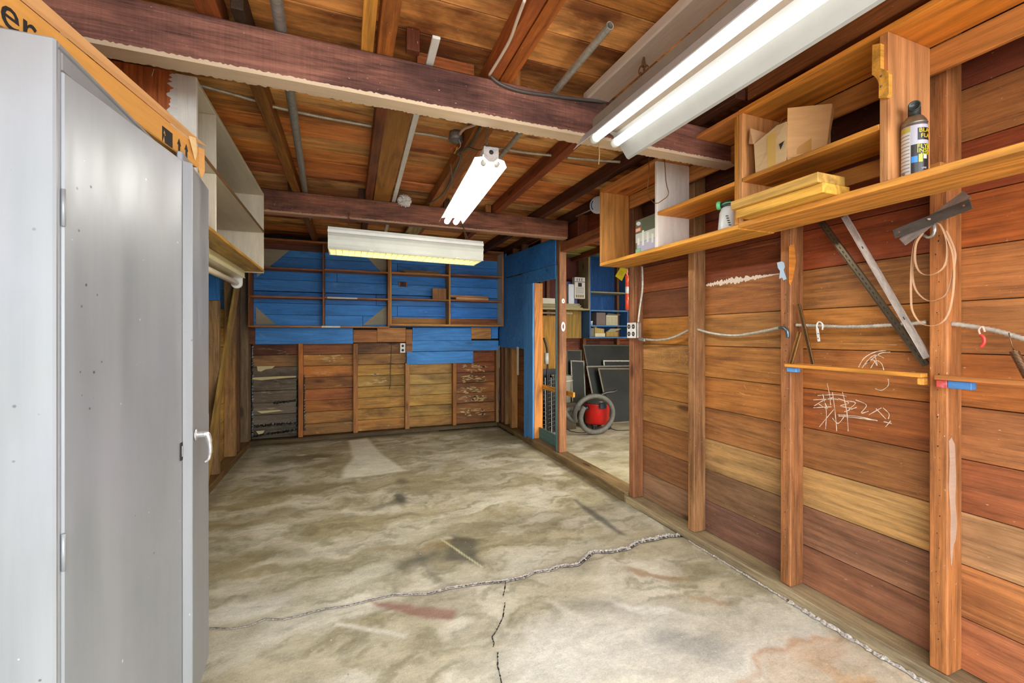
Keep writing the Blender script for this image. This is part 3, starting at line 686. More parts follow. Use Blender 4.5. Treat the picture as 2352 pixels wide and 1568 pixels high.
for sx in (-.032, .032):
    tube('tube', [A+sd*sx+d*.045+Vector((0, 0, .0)), B+sd*sx-d*.01], .0185, M_TUBE, t2, None, 18)
    lathe('socket', [(0, 0), (.014, 0), (.014, .022), (.009, .03), (0, .03)], A+sd*sx+d*.01, M_GLOSS, t2, 'b8b4a8', d, 14)
chain('chain', A+d*.08+Vector((0, 0, .07)), A+d*.08+Vector((0, 0, .285)), t2, 'b8b0a0'); chain('chain', A+d*.80+Vector((-.04, 0, .07)), A+d*.80+Vector((-.06, 0, .285)), t2, 'b8b0a0')
# rear light with louvre
P = PY(753, 520, 3.6); Q = PY(1110, 548, 3.6)
xa, xb = P.x, Q.x; zt, zt2 = 2.115, 2.095
t3 = thing('fluorescent_light', 'louvred white fluorescent light hung crosswise in front of the blue back wall shelves', 'light', ((xa+xb)/2, 3.72, 2.0), 'hanging fluorescent lights')
ang = (zt2-zt)/(xb-xa)
def L3(x, y, z): return Vector((x, y, z+ang*(x-xa)))
extrude_profile('housing', [(.0, .17), (.0, .150), (-.006, .150), (-.006, .125), (.0, .12), (.012, .10), (-.002, .075), (-.012, .045), (-.008, .018), (.004, 0.0)], L3(xa, 3.60, 1.945), L3(xb, 3.60, 1.945), M_GLOSS, t3, 'd4d6ca', .002, False)
extrude_profile('housing_back', [(.0, .0), (.012, .05), (.0, .11), (.0, .17)], L3(xa, 3.88, 1.945), L3(xb, 3.88, 1.945), M_GLOSS, t3, 'd4d6ca', .002)
bar('ledge_strip', L3(xa-.002, 3.592, 2.083), L3(xb+.002, 3.592, 2.083), .022, .004, M_GLOSS, t3, 'f0eee6')
v = [L3(xa, 3.602, 2.11), L3(xb, 3.602, 2.11), L3(xb, 3.878, 2.11), L3(xa, 3.878, 2.11)]
prism('top_panel', v, (0, 0, .004), M_MATTE, t3, 'b8a898')
for xx in (xa, xb-.002):
    prism('end_cap', [L3(xx, yy, zz) for yy, zz in ((3.604, 1.95), (3.59, 1.99), (3.61, 2.05), (3.604, 2.11), (3.876, 2.11), (3.87, 2.05), (3.89, 1.99), (3.876, 1.95))], (.002, 0, 0), M_GLOSS, t3, 'd9d6b8')
for yy in (3.68, 3.80): tube('tube', [L3(xa+.03, yy, 2.02), L3(xb-.03, yy, 2.02)], .018, M_TUBE2, t3, None, 16)
nL = 26
for i in range(nL+1):
    x = xa+.01+(xb-xa-.02)*i/nL
    box('louvre_blade', L3(x-.0008, 3.606, 1.945), L3(x+.0008, 3.874, 1.972), M_GLOSS, t3, 'eeeac0', .0001)
for yy in (3.608, 3.672, 3.74, 3.806, 3.872): bar('louvre_rail', L3(xa+.01, yy, 1.958), L3(xb-.01, yy, 1.958), .026, .0016, M_GLOSS, t3, 'eeeac0')
chain('chain', L3(xa+.15, 3.62, 2.118), (xa+.15, 3.69, 2.26), t3, '9a7a50', .002); chain('chain', L3(xb-.15, 3.62, 2.118), (xb-.16, 3.69, 2.26), t3, 'a89878', .002)
chain('chain', L3(xb-.13, 3.62, 2.118), (xb-.16, 3.692, 2.24), t3, 'a89878', .002)
for x in (xa+.30, xa+1.0): box('clip', L3(x, 3.588, 1.945), L3(x+.035, 3.600, 1.962), M_GLOSS, t3, 'dedcc8')

def mount(name, pts, r, mat, parent, col): return tube(name, pts, r, mat, parent, col)
# galvanised conduits lying on the beams
def pipe(name, a, b, r, label, col):
    a = Vector(a); b = Vector(b); x = (b-a).normalized(); seg = 20; vs = []; fs = []
    y = x.cross(Vector((0, 0, 1))).normalized(); z = x.cross(y)
    for e, rr in ((a, r), (b, r), (b, r*.82), (a, r*.82)):
        for k in range(seg): t = 2*math.pi*k/seg; vs.append(e+(y*math.cos(t)+z*math.sin(t))*rr)
    for q_ in range(4):
        for k in range(seg): fs.append((q_*seg+k, q_*seg+(k+1) % seg, ((q_+1) % 4)*seg+(k+1) % seg, ((q_+1) % 4)*seg+k))
    return tag(mesh_obj(name, vs, fs, M_GALV, None, col, False), label, 'pipe')
pipe('conduit_pipe', (-.205, 1.3, 2.408), (-.33, 4.6, 2.408), .021, 'thick grey galvanised pipe lying across the beams left of the middle rafter', 'a3a49e')
pipe('conduit_pipe', (.895, 1.33, 2.402), (.93, 4.4, 2.402), .015, 'thin open-ended grey pipe lying across the beams beside the large light', 'b8b4a6')
tag(bar('trim_strip', (.318, 1.61, 2.397), (.405, 4.9, 2.397), .030, .012, M_MATTE, None, 'dcd8d0', side=(1, 0, 0)), 'long white painted trim strip lying across both beams', 'trim')
tag(bar('lumber', (1.15, -.4, 2.412), (1.115, 1.80, 2.412), .115, .045, W_WHITE, None, 'c9b6a4', side=(1, 0, 0), ch=.006), 'pale whitewashed two by four resting on the near beam beside the large light', 'lumber')
tag(bar('lumber', (.245, 2.0, 2.398), (.285, 4.1, 2.398), .13, .022, W_NEW, None, '9c6a34', side=(1, 0, 0)), 'wide yellow-brown plank lying flat across the far beam under the middle rafter', 'lumber')
tag(bar('lumber', (.078, -.4, 2.400), (.078, 1.85, 2.400), .045, .026, W_NEW, None, 'cf8f42', side=(1, 0, 0)), 'narrow honey-yellow board lying on the near beam beside a rafter', 'lumber')
box_ = tag(box('lumber', (.60, 4.0, 2.38), (.74, 5.3, 2.40), W_NEW, None, 'b8a878'), 'short pale board lying above the louvred light behind the far beam', 'lumber')
# flexible armoured cable through the rafters
t4 = thing('armoured_cable', 'flexible grey armoured cable run crosswise under the roof boards to a round junction box', 'cable', (.6, 2.43, 2.42))
for pts in (((455, 195), (530, 215), (605, 236)), ((617, 242), (735, 268), (857, 290)), ((940, 303), (985, 309), (1030, 318)), ((1066, 327), (1085, 330)), ((1110, 336), (1160, 343), (1220, 352), (1274, 357)), ((1302, 362), (1370, 368), (1445, 373))):
    flexduct('cable', [PZ(a, b, 2.43) for a, b in pts], .0085, t4, 'b0a692')
jb = PZ(1048, 322, 2.43)
lathe('junction_box', [(0, 0), (.040, 0), (.042, .02), (.042, .05), (.036, .05), (.034, .01), (0, .008)], jb+Vector((0, 0, .045)), M_GALV, t4, '8f8c88', (0, 0, -1), 24)
for hcol, pts in (('d8563c', ((1046, 335), (1040, 338), (1036, 344))), ('d8b03a', ((1050, 338), (1047, 346), (1044, 352))), ('e8e4dc', ((1054, 320), (1058, 335), (1048, 345))), ('6a6a3a', ((1046, 345), (1040, 352), (1028, 352)))):
    tube('wire', spline([PZ(a, b, 2.385) for a, b in pts], 4), .004 if hcol in ('d8563c', 'd8b03a') else .0018, M_GLOSS, t4, hcol, 8)
tag(tube('cable', spline([PZ(1056, 306, 2.40), PZ(1063, 298, 2.37), PZ(1078, 290, 2.30), PZ(1095, 285, 2.25), Vector((.66, 1.93, 2.2))]+[], 6)[:-6] if False else spline([PZ(1056, 308, 2.40), PZ(1066, 296, 2.40), PZ(1085, 289, 2.40), PZ(1108, 279, 2.395)], 6), .0075, M_GLOSS, None, 'd9b9a0', 10), 'short cream cable between the round junction box and the near beam', 'cable')
tag(tube('cable', spline([PZ(1205, 0, 2.378), PZ(1190, 40, 2.378), PZ(1172, 90, 2.378), PZ(1150, 130, 2.378), PZ(1124, 172, 2.378)], 6), .006, M_GLOSS, None, 'd8c4ae', 10), 'cream cable stapled along the rafter above the near beam', 'cable')
tag(tube('cable', spline([PY(1122, 170, 1.757), PY(1150, 193, 1.757), PY(1200, 210, 1.757), PY(1275, 221, 1.757), PY(1360, 231, 1.757), PY(1400, 233, 1.757), PY(1425, 226, 1.757)], 6), .0075, M_GLOSS, None, '4c4642', 10), 'dark grey cable sagging across the face of the near beam', 'cable')
tag(tube('cable', spline([PZ(1103, 292, 2.38), PZ(1080, 335, 2.375), PZ(1052, 352, 2.37), PZ(1058, 362, 2.37), PZ(1040, 405, 2.375), PZ(1022, 440, 2.38), PZ(1005, 456, 2.385), PZ(983, 468, 2.39)], 6), .0065, M_GLOSS, None, '56604e', 10), 'dark green cable running along the rafter to the far beam', 'cable')
tag(tube('cable', spline([PZ(1055, 350, 2.37), PZ(1075, 338, 2.36), PZ(1100, 345, 2.30), Vector(A)+Vector((-.02, -.01, .07))], 6), .003, M_GLOSS, None, '3c4036', 8), 'thin dark flex feeding the small centre light', 'cable')
tag(tube('wire_loop', spline([(1.62, 2.02, 2.34), (1.62, 2.02, 2.22), (1.62, 2.03, 2.10), (1.62, 1.97, 2.02), (1.62, 1.90, 2.02), (1.62, 1.86, 2.04), (1.62, 1.88, 2.12), (1.62, 1.90, 2.345)], 6), .0022, M_METAL, None, '9c6a3c', 8), 'thin bent brown wire loop hanging before the white shelf divider', 'wire')
tag(tube('wire_loop', spline([PX(1542, 297, 1.60), PX(1546, 320, 1.60), PX(1545, 335, 1.60), PX(1537, 345, 1.60)], 5), .0018, M_METAL, None, '9c7a4c', 8), 'short curl of brown wire hanging beside the near light', 'wire')
for i, (u, v0, v1) in enumerate(((1376, 330, 378),)):
    tag(tube('twine', [PY(u, v0, 1.70), PY(u+1, (v0+v1)/2, 1.70), PY(u-1, v1, 1.70)], .002, M_MATTE, None, 'a88a58', 6), 'frayed twine dangling from the end of the near light', 'twine')
# crumpled plastic bag tucked on the far beam
bm = bmesh.new(); bmesh.ops.create_icosphere(bm, subdivisions=4, radius=.055)
for v_ in bm.verts:
    n = v_.co.normalized(); k = .72+.5*abs(math.sin(n.x*7+n.y*3)*math.cos(n.z*9-n.x*4))+random.uniform(-.05, .05); v_.co *= k; v_.co.z *= .8
me = bpy.data.meshes.new('plastic_bag'); bm.to_mesh(me); bm.free()
pb = PY(929, 461, 3.635)
tag(link('plastic_bag', me, M_FILM, None, Matrix.Translation(pb), None), 'crumpled clear plastic bag stuck to the far dark beam', 'bag')

# ================================================================== SHELVES
# right-hand open shelf
ts = thing('wall_shelf', 'long open wooden wall shelf of yellow-orange boards high on the right wall', 'shelf', (1.84, 1.2, 1.78))
FX, BX = 1.72, 1.962
def rs(name, y0, y1, z0, z1, h, mat=W_NEW, x0=FX, x1=BX, g=1): return box(name, (x0, y0, z0), (x1, y1, z1), mat, ts, h, grain=g)
OR = 'd98f3c'
rs('bottom_board', 1.508, 2.690, 1.778, 1.800, 'd8963f'); rs('bottom_board', -.3, 1.507, 1.782, 1.806, 'dc9648')
rs('top_board', 1.508, 2.690, 2.312, 2.332, 'c98048'); rs('top_board', -.3, 1.507, 2.312, 2.334, 'd98c3c')
rs('end_panel', 2.668, 2.690, 1.8005, 2.3115, 'c98a4e', g=2)
rs('divider', 2.070, 2.092, 1.8005, 2.3115, 'ece2d8', W_WHITE, g=2)
rs('divider', 1.508, 1.528, 1.8005, 2.3115, 'd89038', g=2); rs('divider', 1.482, 1.506, 1.8065, 2.3115, 'c98c5c', g=2)
rs('divider', .905, .932, 1.8065, 2.3115, 'c4875c', g=2)
rs('shelf_board', 1.529, 2.069, 1.988, 2.008, 'd98c34'); rs('shelf_board', .933, 1.490, 1.990, 2.010, 'd48c3c')
rs('back_rail', -.3, 2.667, 2.215, 2.310, 'b87a44', x0=BX+.001, x1=BX+.02); rs('back_rail', .933, 2.667, 1.802, 1.862, 'd49440', x0=BX+.001, x1=BX+.02)
rs('back_rail', .933, 1.48, 1.905, 1.975, 'b8742e', x0=BX+.001, x1=BX+.02)
for y0 in (.885, 1.475, 2.095): rs('cleat', y0, y0+.04, 1.83, 1.9, 'a8703c', x0=BX+.021, x1=2.019)
# curved hook bracket on the near divider
prism('curved_bracket', [PX(a/3.2+1652, b/3.2, 1.70) for a, b in ((1125, 330), (1185, 318), (1185, 500), (1225, 515), (1245, 540), (1245, 690), (1230, 715), (1172, 722), (1172, 615), (1162, 585), (1140, 560), (1122, 550))], (.0195, 0, 0), W_NEW, ts, 'dca04a')
for zz in (2.16, 2.125): lathe('screw', [(0, 0), (.004, 0), (.003, .002), (0, .002)], (1.699, .915, zz), M_METAL, ts, '9a9488', (-1, 0, 0), 8)

# left white shelf
tl = thing('wall_shelf', 'white painted plywood wall shelf high on the left wall above the grey cabinet', 'shelf', (-.83, 2.9, 1.76))
LX, LW = -.572, -1.125
def ls(name, y0, y1, z0, z1, h, mat=W_WHITE, g=1, x1=LX): return box(name, (LW, y0, z0), (x1, y1, z1), mat, tl, h, grain=g)
Wc = 'c9c0ac'
ls('top_board', 2.141, 3.668, 2.318, 2.338, Wc, x1=LX); ls('shelf_board', 2.141, 3.667, 2.040, 2.058, Wc)
ls('bottom_board', 2.141, 3.667, 1.748, 1.764, 'a98a58', W_OLD)
box('front_edge', (LX+.0005, 2.2, 1.748), (LX+.006, 3.66, 1.766), W_NEW, tl, 'b88638', grain=1)
box('front_edge', (LX+.0005, 2.2, 2.040), (LX+.004, 3.66, 2.058), W_OLD, tl, '7c5a3c', grain=1)
ls('end_panel', 3.669, 3.690, 1.742, 2.338, 'd8cdb8', g=2)
ls('divider', 2.400, 2.418, 2.0585, 2.3175, 'd8cdb8', g=2); ls('divider', 2.400, 2.418, 1.7645, 2.0395, 'd8cdb8', g=2)
box('end_panel', (-.645, 2.118, 1.742), (LX, 2.140, 2.340), W_WHITE, tl, 'ddd8d0', grain=2)
box('end_panel', (LW, 2.118, 1.742), (-.6455, 2.140, 2.346), W_OLD, tl, 'a4582f', grain=2)
vs = []; fs = []; n = 70                                     # ragged brush edge of the white paint
for i in range(n+1):
    z = 1.75+.585*i/n; j = random.uniform(.0, .028)
    vs += [(-.645-j, 2.1172, z), (-.635, 2.1172, z)]
    if i: fs.append((2*i-2, 2*i-1, 2*i+1, 2*i))
mesh_obj('paint_edge', vs, fs, W_WHITE, tl, 'ddd8d0')
for i, (x, z) in enumerate(((-.98, 2.30), (-.90, 2.31), (-.82, 2.285), (-.72, 2.31))):
    bar('nail', (x, 2.117, z), (x+.012, 2.100, z+.022), .003, .003, M_METAL, tl, 'a8a49c')
# unlit strip light below it
tu = thing('fluorescent_light', 'unlit yellowed single-tube strip light fixed under the white shelf on the left', 'light', (-.72, 3.0, 1.70))
box('housing', (-.775, 2.35, 1.695), (-.680, 3.60, 1.7475), M_GLOSS, tu, 'd9cf9c', .004)
box('housing_rim', (-.7785, 2.35, 1.690), (-.6765, 3.604, 1.6945), M_GLOSS, tu, 'd9d2b4', .001)
tube('tube', [(-.727, 2.40, 1.650), (-.727, 3.575, 1.650)], .018, M_GLOSS, tu, 'd8ccae', 18)
so = [(-.012, 1.692), (.0, 1.6)]
prism('socket', [(-.727+q[0], 3.576, 1.65+q[1]) for q in [(-.035, .040), (.035, .040), (.035, .0)]+[(.035*math.cos(t), .035*math.sin(t)-.002) for t in [-k*math.pi/8 for k in range(1, 8)]]+[(-.035, .0)]], (0, .022, 0), M_GLOSS, tu, 'dcdad6')
lathe('screw', [(0, 0), (.006, 0), (.005, .002), (0, .002)], (-.727, 3.5985, 1.64), M_METAL, tu, '777268', (0, 1, 0), 8)

# back wall shelf, left unit and right unit
FY, BY = 5.50, 5.704
def sh(parent, name, x0, x1, z0, z1, h, mat=W_OLD, y0=FY, y1=BY, g=0): return box(name, (x0, y0, z0), (x1, y1, z1), mat, parent, h, grain=g)
bl = thing('wall_shelf', 'left-hand brown shelf unit with plywood corner gussets on the blue back wall', 'shelf', (-.25, 5.6, 1.37))
OB = 'a5683a'
sh(bl, 'bottom_board', -1.01, .505, 1.366, 1.386, 'b0743c'); sh(bl, 'top_board', -1.01, .505, 2.350, 2.372, '9c5c34')
sh(bl, 'end_panel', -1.01, -.988, 1.387, 2.349, '8c5428', g=2); sh(bl, 'end_panel', .484, .505, 1.387, 2.349, 'a4683a', g=2)
sh(bl, 'divider', -.252, -.232, 1.387, 2.349, '8c5638', g=2)
sh(bl, 'shelf_board', -.987, -.2525, 1.700, 1.720, '9c6034'); sh(bl, 'shelf_board', -.231, .4835, 1.708, 1.728, '9c6034')
sh(bl, 'shelf_board', -.987, -.2525, 2.026, 2.046, '9c5c34'); sh(bl, 'shelf_board', -.231, .4835, 2.036, 2.056, 'a4643a')
box('paint_strip', (-.262, 5.497, 1.366), (-.06, 5.4995, 1.386), M_MATTE, bl, 'd8d0c0'); box('paint_strip', (-.20, 5.497, 1.709), (.13, 5.4995, 1.727), M_MATTE, bl, 'd8d0c0')
box('hanging_rail', (-.987, 5.684, 2.28), (.4835, 5.7045, 2.349), W_OLD, bl, '5c3020', grain=0)
def gus(pix, h='9c9078'): prism('gusset', [PY(a, b, 5.694) for a, b in pix], (0, .006, 0), W_WHITE, bl, h)
for g in (((590, 566), (673, 568), (590, 636)), ((588, 705), (634, 745), (588, 745)), ((836, 583), (892, 583), (892, 628), (878, 628)), ((890, 700), (890, 745), (833, 746))): gus(g)
brr = thing('wall_shelf', 'right-hand brown shelf unit with a white painted end on the blue back wall', 'shelf', (1.26, 5.6, 1.40))
sh(brr, 'bottom_board', .507, 2.000, 1.396, 1.416, 'b87e3c'); sh(brr, 'top_board', .507, 2.000, 2.386, 2.406, '8c5838')
sh(brr, 'end_panel', .507, .530, 1.4165, 2.3855, 'b48048', g=2); sh(brr, 'end_panel', 1.978, 2.000, 1.4165, 2.3855, 'bcb6a8', W_WHITE, g=2)
box('front_edge', (1.977, 5.494, 1.396), (2.001, 5.4995, 2.406), W_OLD, brr, 'a0643c', grain=2)
sh(brr, 'divider', 1.247, 1.270, 1.4165, 2.3855, 'b8843e', g=2)
sh(brr, 'shelf_board', .5305, 1.2465, 1.720, 1.738, 'a86e3a'); sh(brr, 'shelf_board', 1.2705, 1.9775, 1.724, 1.742, '9c5c34')
sh(brr, 'shelf_board', .5305, 1.2465, 2.040, 2.062, 'a86e3a'); sh(brr, 'shelf_board', 1.2705, 1.9775, 2.054, 2.074, '9c5c34')
sh(brr, 'hanging_rail', .5305, 1.2465, 1.4165, 1.50, '9c6a34', y0=5.684, y1=5.7045); sh(brr, 'hanging_rail', 1.2705, 1.9775, 1.4165, 1.50, '8c5028', y0=5.684, y1=5.7045)
sh(brr, 'hanging_rail', .5305, 1.9775, 2.31, 2.385, '9c5428', y0=5.684, y1=5.7045)
# things on the back shelves
a = PY(929, 615, 5.52)
for i, (x0, x1, z0, h) in enumerate(((.70, 1.14, 2.063, 'b0945c'), (.66, 1.13, 2.076, '7c6444'), (.68, 1.10, 2.088, '8a6a44'))):
    tag(box('cardboard_sheet', (x0, 5.53, z0), (x1, 5.70, z0+.010), M_CARD, None, h), ('pale cardboard sheet lying lowest on the top shelf of the right back unit', 'dark brown cardboard sheet in the middle of the small pile on the top back shelf', 'brown cardboard sheet lying uppermost of the pile on the top back shelf')[i], 'cardboard', 'cardboard sheets on the top back shelf')
tag(box('wood_block', (1.045, 5.55, 1.7385), (1.225, 5.575, 1.885), W_NEW, None, '8c5c34', grain=2), 'square brown wooden block standing on the middle shelf of the right back unit', 'block')
cl = thing('door_latch', 'small brown wooden latch block with a dark slot on the blue back boards', 'latch', (.70, 5.70, 1.93))
for x0, x1 in ((.635, .655), (.722, .742)): box('cheek', (x0, 5.678, 1.905), (x1, 5.7055, 1.965), W_NEW, cl, '8a4a30')
box('core', (.6555, 5.692, 1.905), (.7215, 5.7055, 1.965), W_OLD, cl, '3a2418'); box('bar', (.700, 5.682, 1.905), (.708, 5.6915, 1.965), W_NEW, cl, '7a4a2a')
tag(box('wood_offcut', (1.275, 5.52, 1.771), (1.79, 5.62, 1.800), W_NEW, None, 'b07a54', grain=0), 'reddish plank offcut lying uppermost on the middle shelf of the right back unit', 'wood', 'plank offcuts on the middle back shelf')
tag(box('wood_offcut', (1.345, 5.515, 1.743), (1.79, 5.62, 1.770), W_NEW, None, 'c4926a', grain=0), 'paler plank offcut lying under the reddish one on the middle back shelf', 'wood', 'plank offcuts on the middle back shelf')

# ================================================================== GREY CABINET AND CARTON
cx0, cx1, cy0, cy1, zt = -.985, -.500, 1.045, 1.925, 1.830
tc_ = thing('metal_cabinet', 'tall grey steel two-door storage cabinet with a chrome lever handle at the left', 'cabinet', (-.74, 1.53, 0))
G = None
def cb(name, lo, hi, ch=.003, parent=None): return box(name, lo, hi, M_CAB, parent or tc_, None, ch)
cb('side_panel', (cx0, cy0, 0.0), (cx1, cy0+.012, zt), .006); cb('side_panel', (cx0, cy1-.012, 0), (cx1-.012, cy1, zt))
cb('back_panel', (cx0, cy0+.0125, .0), (cx0+.006, cy1-.0125, zt)); cb('top_panel', (cx0+.0065, cy0+.0125, zt-.012), (cx1-.001, cy1-.0125, zt))
cb('bottom_panel', (cx0+.0065, cy0+.0125, .06), (cx1-.02, cy1-.0125, .08))
cb('face_frame', (cx1-.02, cy0+.0125, .0), (cx1-.001, cy0+.022, zt-.0125)); cb('face_frame', (cx1-.02, cy0+.0225, zt-.050), (cx1-.001, cy1-.0125, zt-.0125)); cb('kick_plate', (cx1-.03, cy0+.0225, .0), (cx1-.012, cy1-.0125, .055))
for k in range(3): cb('inner_shelf', (cx0+.01, cy0+.02, .45+.4*k), (cx1-.06, cy1-.02, .46+.4*k))
# near door, ajar, with a rolled meeting edge; far door with the lever handle
def slab(name, p, q, nrm, z0, z1, th, parent):
    p = Vector(p); q = Vector(q); dv = (q-p).normalized()
    return link(name, boxmesh(z1-z0, (q-p).length, th, min(.003, th*.3)), M_CAB, parent, frame(Vector((0, 0, 1)), dv, Vector((0, 0, 1)).cross(dv), (p+q)/2-nrm*(th/2)+Vector((0, 0, (z0+z1)/2))))
zd0, zd1 = .055, zt-.052
p1, p2, p3 = Vector((-.497, 1.0635, 0)), Vector((-.434, 1.485, 0)), Vector((-.415, 1.501, 0))
dd = (p2-p1).normalized(); dn = Vector((dd.y, -dd.x, 0))
d1 = slab('door', p1, p2, dn, zd0, zd1, .016, tc_)
n3 = Vector(((p3-p2).y, -(p3-p2).x, 0)).normalized()
slab('door_lip', p2+dd*.0006, p3, n3, zd0, zd1, .004, d1)
slab('door_lip', p3+Vector((0, .0006, 0)), p3+Vector((-.012, .004, 0)), Vector((0, -1, 0)), zd0, zd1, .002, d1)
sl = p2-dd*.004+dn*.0004
box('latch_slot', sl+Vector((-.001, -.012, .925)), sl+Vector((.0015, .002, .975)), M_MATTE, d1, '18181a', .0003); box('latch_tongue', sl+Vector((.0005, -.006, .935)), sl+Vector((.003, -.001, .965)), M_METAL, d1, 'd8d4c8', .0005)
for zz in (.25, .87, 1.52): tube('hinge', [p1+Vector((.0005, -.001, zz-.035)), p1+Vector((.0005, -.001, zz+.035))], .0035, M_CAB, tc_, None, 8)
q1, q2 = Vector((-.4475, 1.535, 0)), Vector((-.476, 1.9055, 0)); e2 = (q2-q1).normalized(); n2 = Vector((e2.y, -e2.x, 0))
d2 = slab('door', q1, q2, n2, .085, 1.822, .016, tc_)
hp = Vector((-.4585, 1.683, .955))+n2*.001
lathe('handle_plate', [(0, 0), (.019, 0), (.019, .003), (.013, .006), (0, .006)], hp, M_METAL, d2, 'e8e8ea', n2, 24)
dz = Vector((0, 0, 1))
hd = tube('lever_handle', spline([hp+n2*.005, hp+n2*.020, hp+n2*.032-dz*.003, hp+n2*.037+e2*.006-dz*.03, hp+n2*.038+e2*.010-dz*.06, hp+n2*.034+e2*.012-dz*.085, hp+n2*.024+e2*.012-dz*.095], 6),
          [.010]*10+[.009]*8+[.007]*8+[.0055]*6+[.004]*5, M_METAL, d2, 'ececee', 14)
for zz in (.30, .95, 1.60): tube('hinge', [q2+Vector((-.006, .006, zz-.035)), q2+Vector((-.006, .006, zz+.035))], .005, M_CAB, tc_, None, 8)

# flat cardboard carton on the cabinet, lying askew, its top flap folded out
tcar = thing('cardboard_carton', 'long flat cardboard carton with black lettering lying askew on top of the grey cabinet', 'carton', (-.72, 1.3, 1.83))
CB = 'd79a48'
k1, k2 = Vector((-.6255, .737, 0)), Vector((-.4545, 1.705, 0)); kd = (k2-k1).normalized(); kn = Vector((kd.y, -kd.x, 0)); zb0, zb1 = 1.8325, 1.905
up_ = Vector((0, 0, 1))
link('carton_body', boxmesh((k2-k1).length, .34, zb1-zb0, .003), M_CARD, tcar, frame(kd, -kn, kd.cross(-kn), (k1+k2)/2-kn*.17+up_*((zb0+zb1)/2)), CB)
def kp(along, out, z): return k1+kd*along+kn*out+up_*z
LK = (k2-k1).length
prism('top_flap', [kp(0, .0005, zb1-.001), kp(LK-.06, .0005, zb1-.001), kp(LK+.03, .014, zb1+.010), kp(0, .016, zb1+.024)], (-.002, 0, .002), M_CARD, tcar, 'd9a268')
prism('torn_flap', [kp(LK-.07, .004, zb1+.004), kp(LK-.045, .012, zb1+.008), kp(LK-.03, .010, zb1-.03), kp(LK-.035, .006, zb1-.06)], kn*.0015, M_CARD, tcar, 'dcb880')
prism('end_flap', [k2+up_*(zb1-.002)+kd*.001, k2+kd*.030+kn*.004+up_*(zb1+.002), k2+kd*.028+kn*.006+up_*(zb0-.0), k2+kd*.012+kn*.004+up_*(zb0-.03), k2+kd*.001+up_*(zb0+.002)], -kn*.002, M_CARD, tcar, 'd89e58')
text('lettering', 'cer', .085, kp(.268, .0008, 1.8345), kd, up_, M_MATTE, tcar, '1c1a18')
def ico(pts, y0): prism('printed_mark', [kp(y0+q[0], .0004, zb0+q[1]) for q in pts], kn*.0008, M_MATTE, tcar, '1f1c18')
ico([(0, .0), (.0, .045), (.012, .045), (.005, .026), (.011, .026)], LK-.200); ico([(.013, .002), (.010, .022), (.018, .022), (.008, .045), (.050, .045), (.050, .002)], LK-.200)
for yy in (LK-.125, LK-.085): ico([(.006, .0), (.006, .026), (.0, .026), (.010, .046), (.020, .026), (.015, .026), (.015, 0)], yy)

# ================================================================== THINGS ON THE RIGHT SHELF
# torn carton
o = Vector((1.745, 1.40, 2.0105))
tb_ = thing('cardboard_box', 'battered open cardboard box with shiny tape standing on the upper small shelf at right', 'box', (1.83, 1.33, 2.0105))
CC = 'c89c66'
def quad(name, pts, h, t=.003, m=M_CARD):
    p = [Vector(q) for q in pts]; n = (p[1]-p[0]).cross(p[2]-p[0]).normalized(); return prism(name, p, n*t, m, tb_, h)
X0, X1, Y0, Y1, Z0, Z1 = 1.742, 1.925, 1.225, 1.425, 2.0112, 2.150
quad('front_wall', [(X0, Y1+.005, Z0), (X0, Y0+.06, Z0), (X0-.004, Y0+.055, Z1+.03), (X0, Y0+.10, Z1+.035), (X0-.002, Y1+.012, Z1)], 'd8b888')
quad('side_wall', [(X0, Y0+.058, Z0), (X1, Y0-.0, Z0), (X1, Y0-.0, Z1), (X0, Y0+.058, Z1)], CC)
quad('back_wall', [(X1, Y0, Z0), (X1, Y1, Z0), (X1, Y1, Z1), (X1, Y0, Z1)], CC); quad('side_wall', [(X0, Y1, Z0), (X1, Y1, Z0), (X1, Y1, Z1), (X0, Y1, Z1)], CC)
quad('bottom', [(X0, Y0+.06, Z0), (X1, Y0, Z0), (X1, Y1, Z0), (X0, Y1, Z0)], CC, .002)
quad('flap', [(X0, Y0+.10, Z1+.038), (X0, Y1, Z1+.003), (X0+.06, Y1-.03, Z1+.055), (X0+.06, Y0+.12, Z1+.085)], 'a8784c')
quad('flap', [(X0-.002, Y0+.058, Z0+.02), (X0-.006, Y0+.050, Z1+.085), (X0+.13, Y0-.04, Z1+.085), (X0+.12, Y0-.02, Z0+.01)], 'd0a068')
quad('flap', [(X0+.13, Y0-.04, Z1+.083), (X0+.12, Y0-.018, Z0+.01), (X0+.135, Y0-.012, Z0+.02), (X0+.15, Y0-.035, Z1+.06)], 'c09058')
quad('flap', [(X0-.01, Y1+.012, Z1), (X0-.006, Y1+.038, Z1+.012), (X0+.0, Y1+.036, Z1+.085), (X0+.06, Y1+.0, Z1+.055)], 'd2a878')
tp = quad('tape', [(X0-.0045, Y1-.055, Z0+.002), (X0-.0045, Y1-.095, Z0+.002), (X0-.0065, Y1-.095, Z1+.015), (X0-.0065, Y1-.055, Z1+.008)], 'd8b060', -.0006, M_GLOSS)
quad('tape', [(X0+.03, Y0+.036, Z0+.03), (X0+.075, Y0+.006, Z0+.03), (X0+.072, Y0+.002, Z1+.06), (X0+.025, Y0+.034, Z1+.06)], 'b88438', -.0012, M_GLOSS)
quad('torn_hole', [(X0-.0105, Y0+.085, Z0+.085), (X0-.0105, Y0+.062, Z0+.090), (X0-.0105, Y0+.078, Z0+.060)], '2a2630', -.0008, M_MATTE)
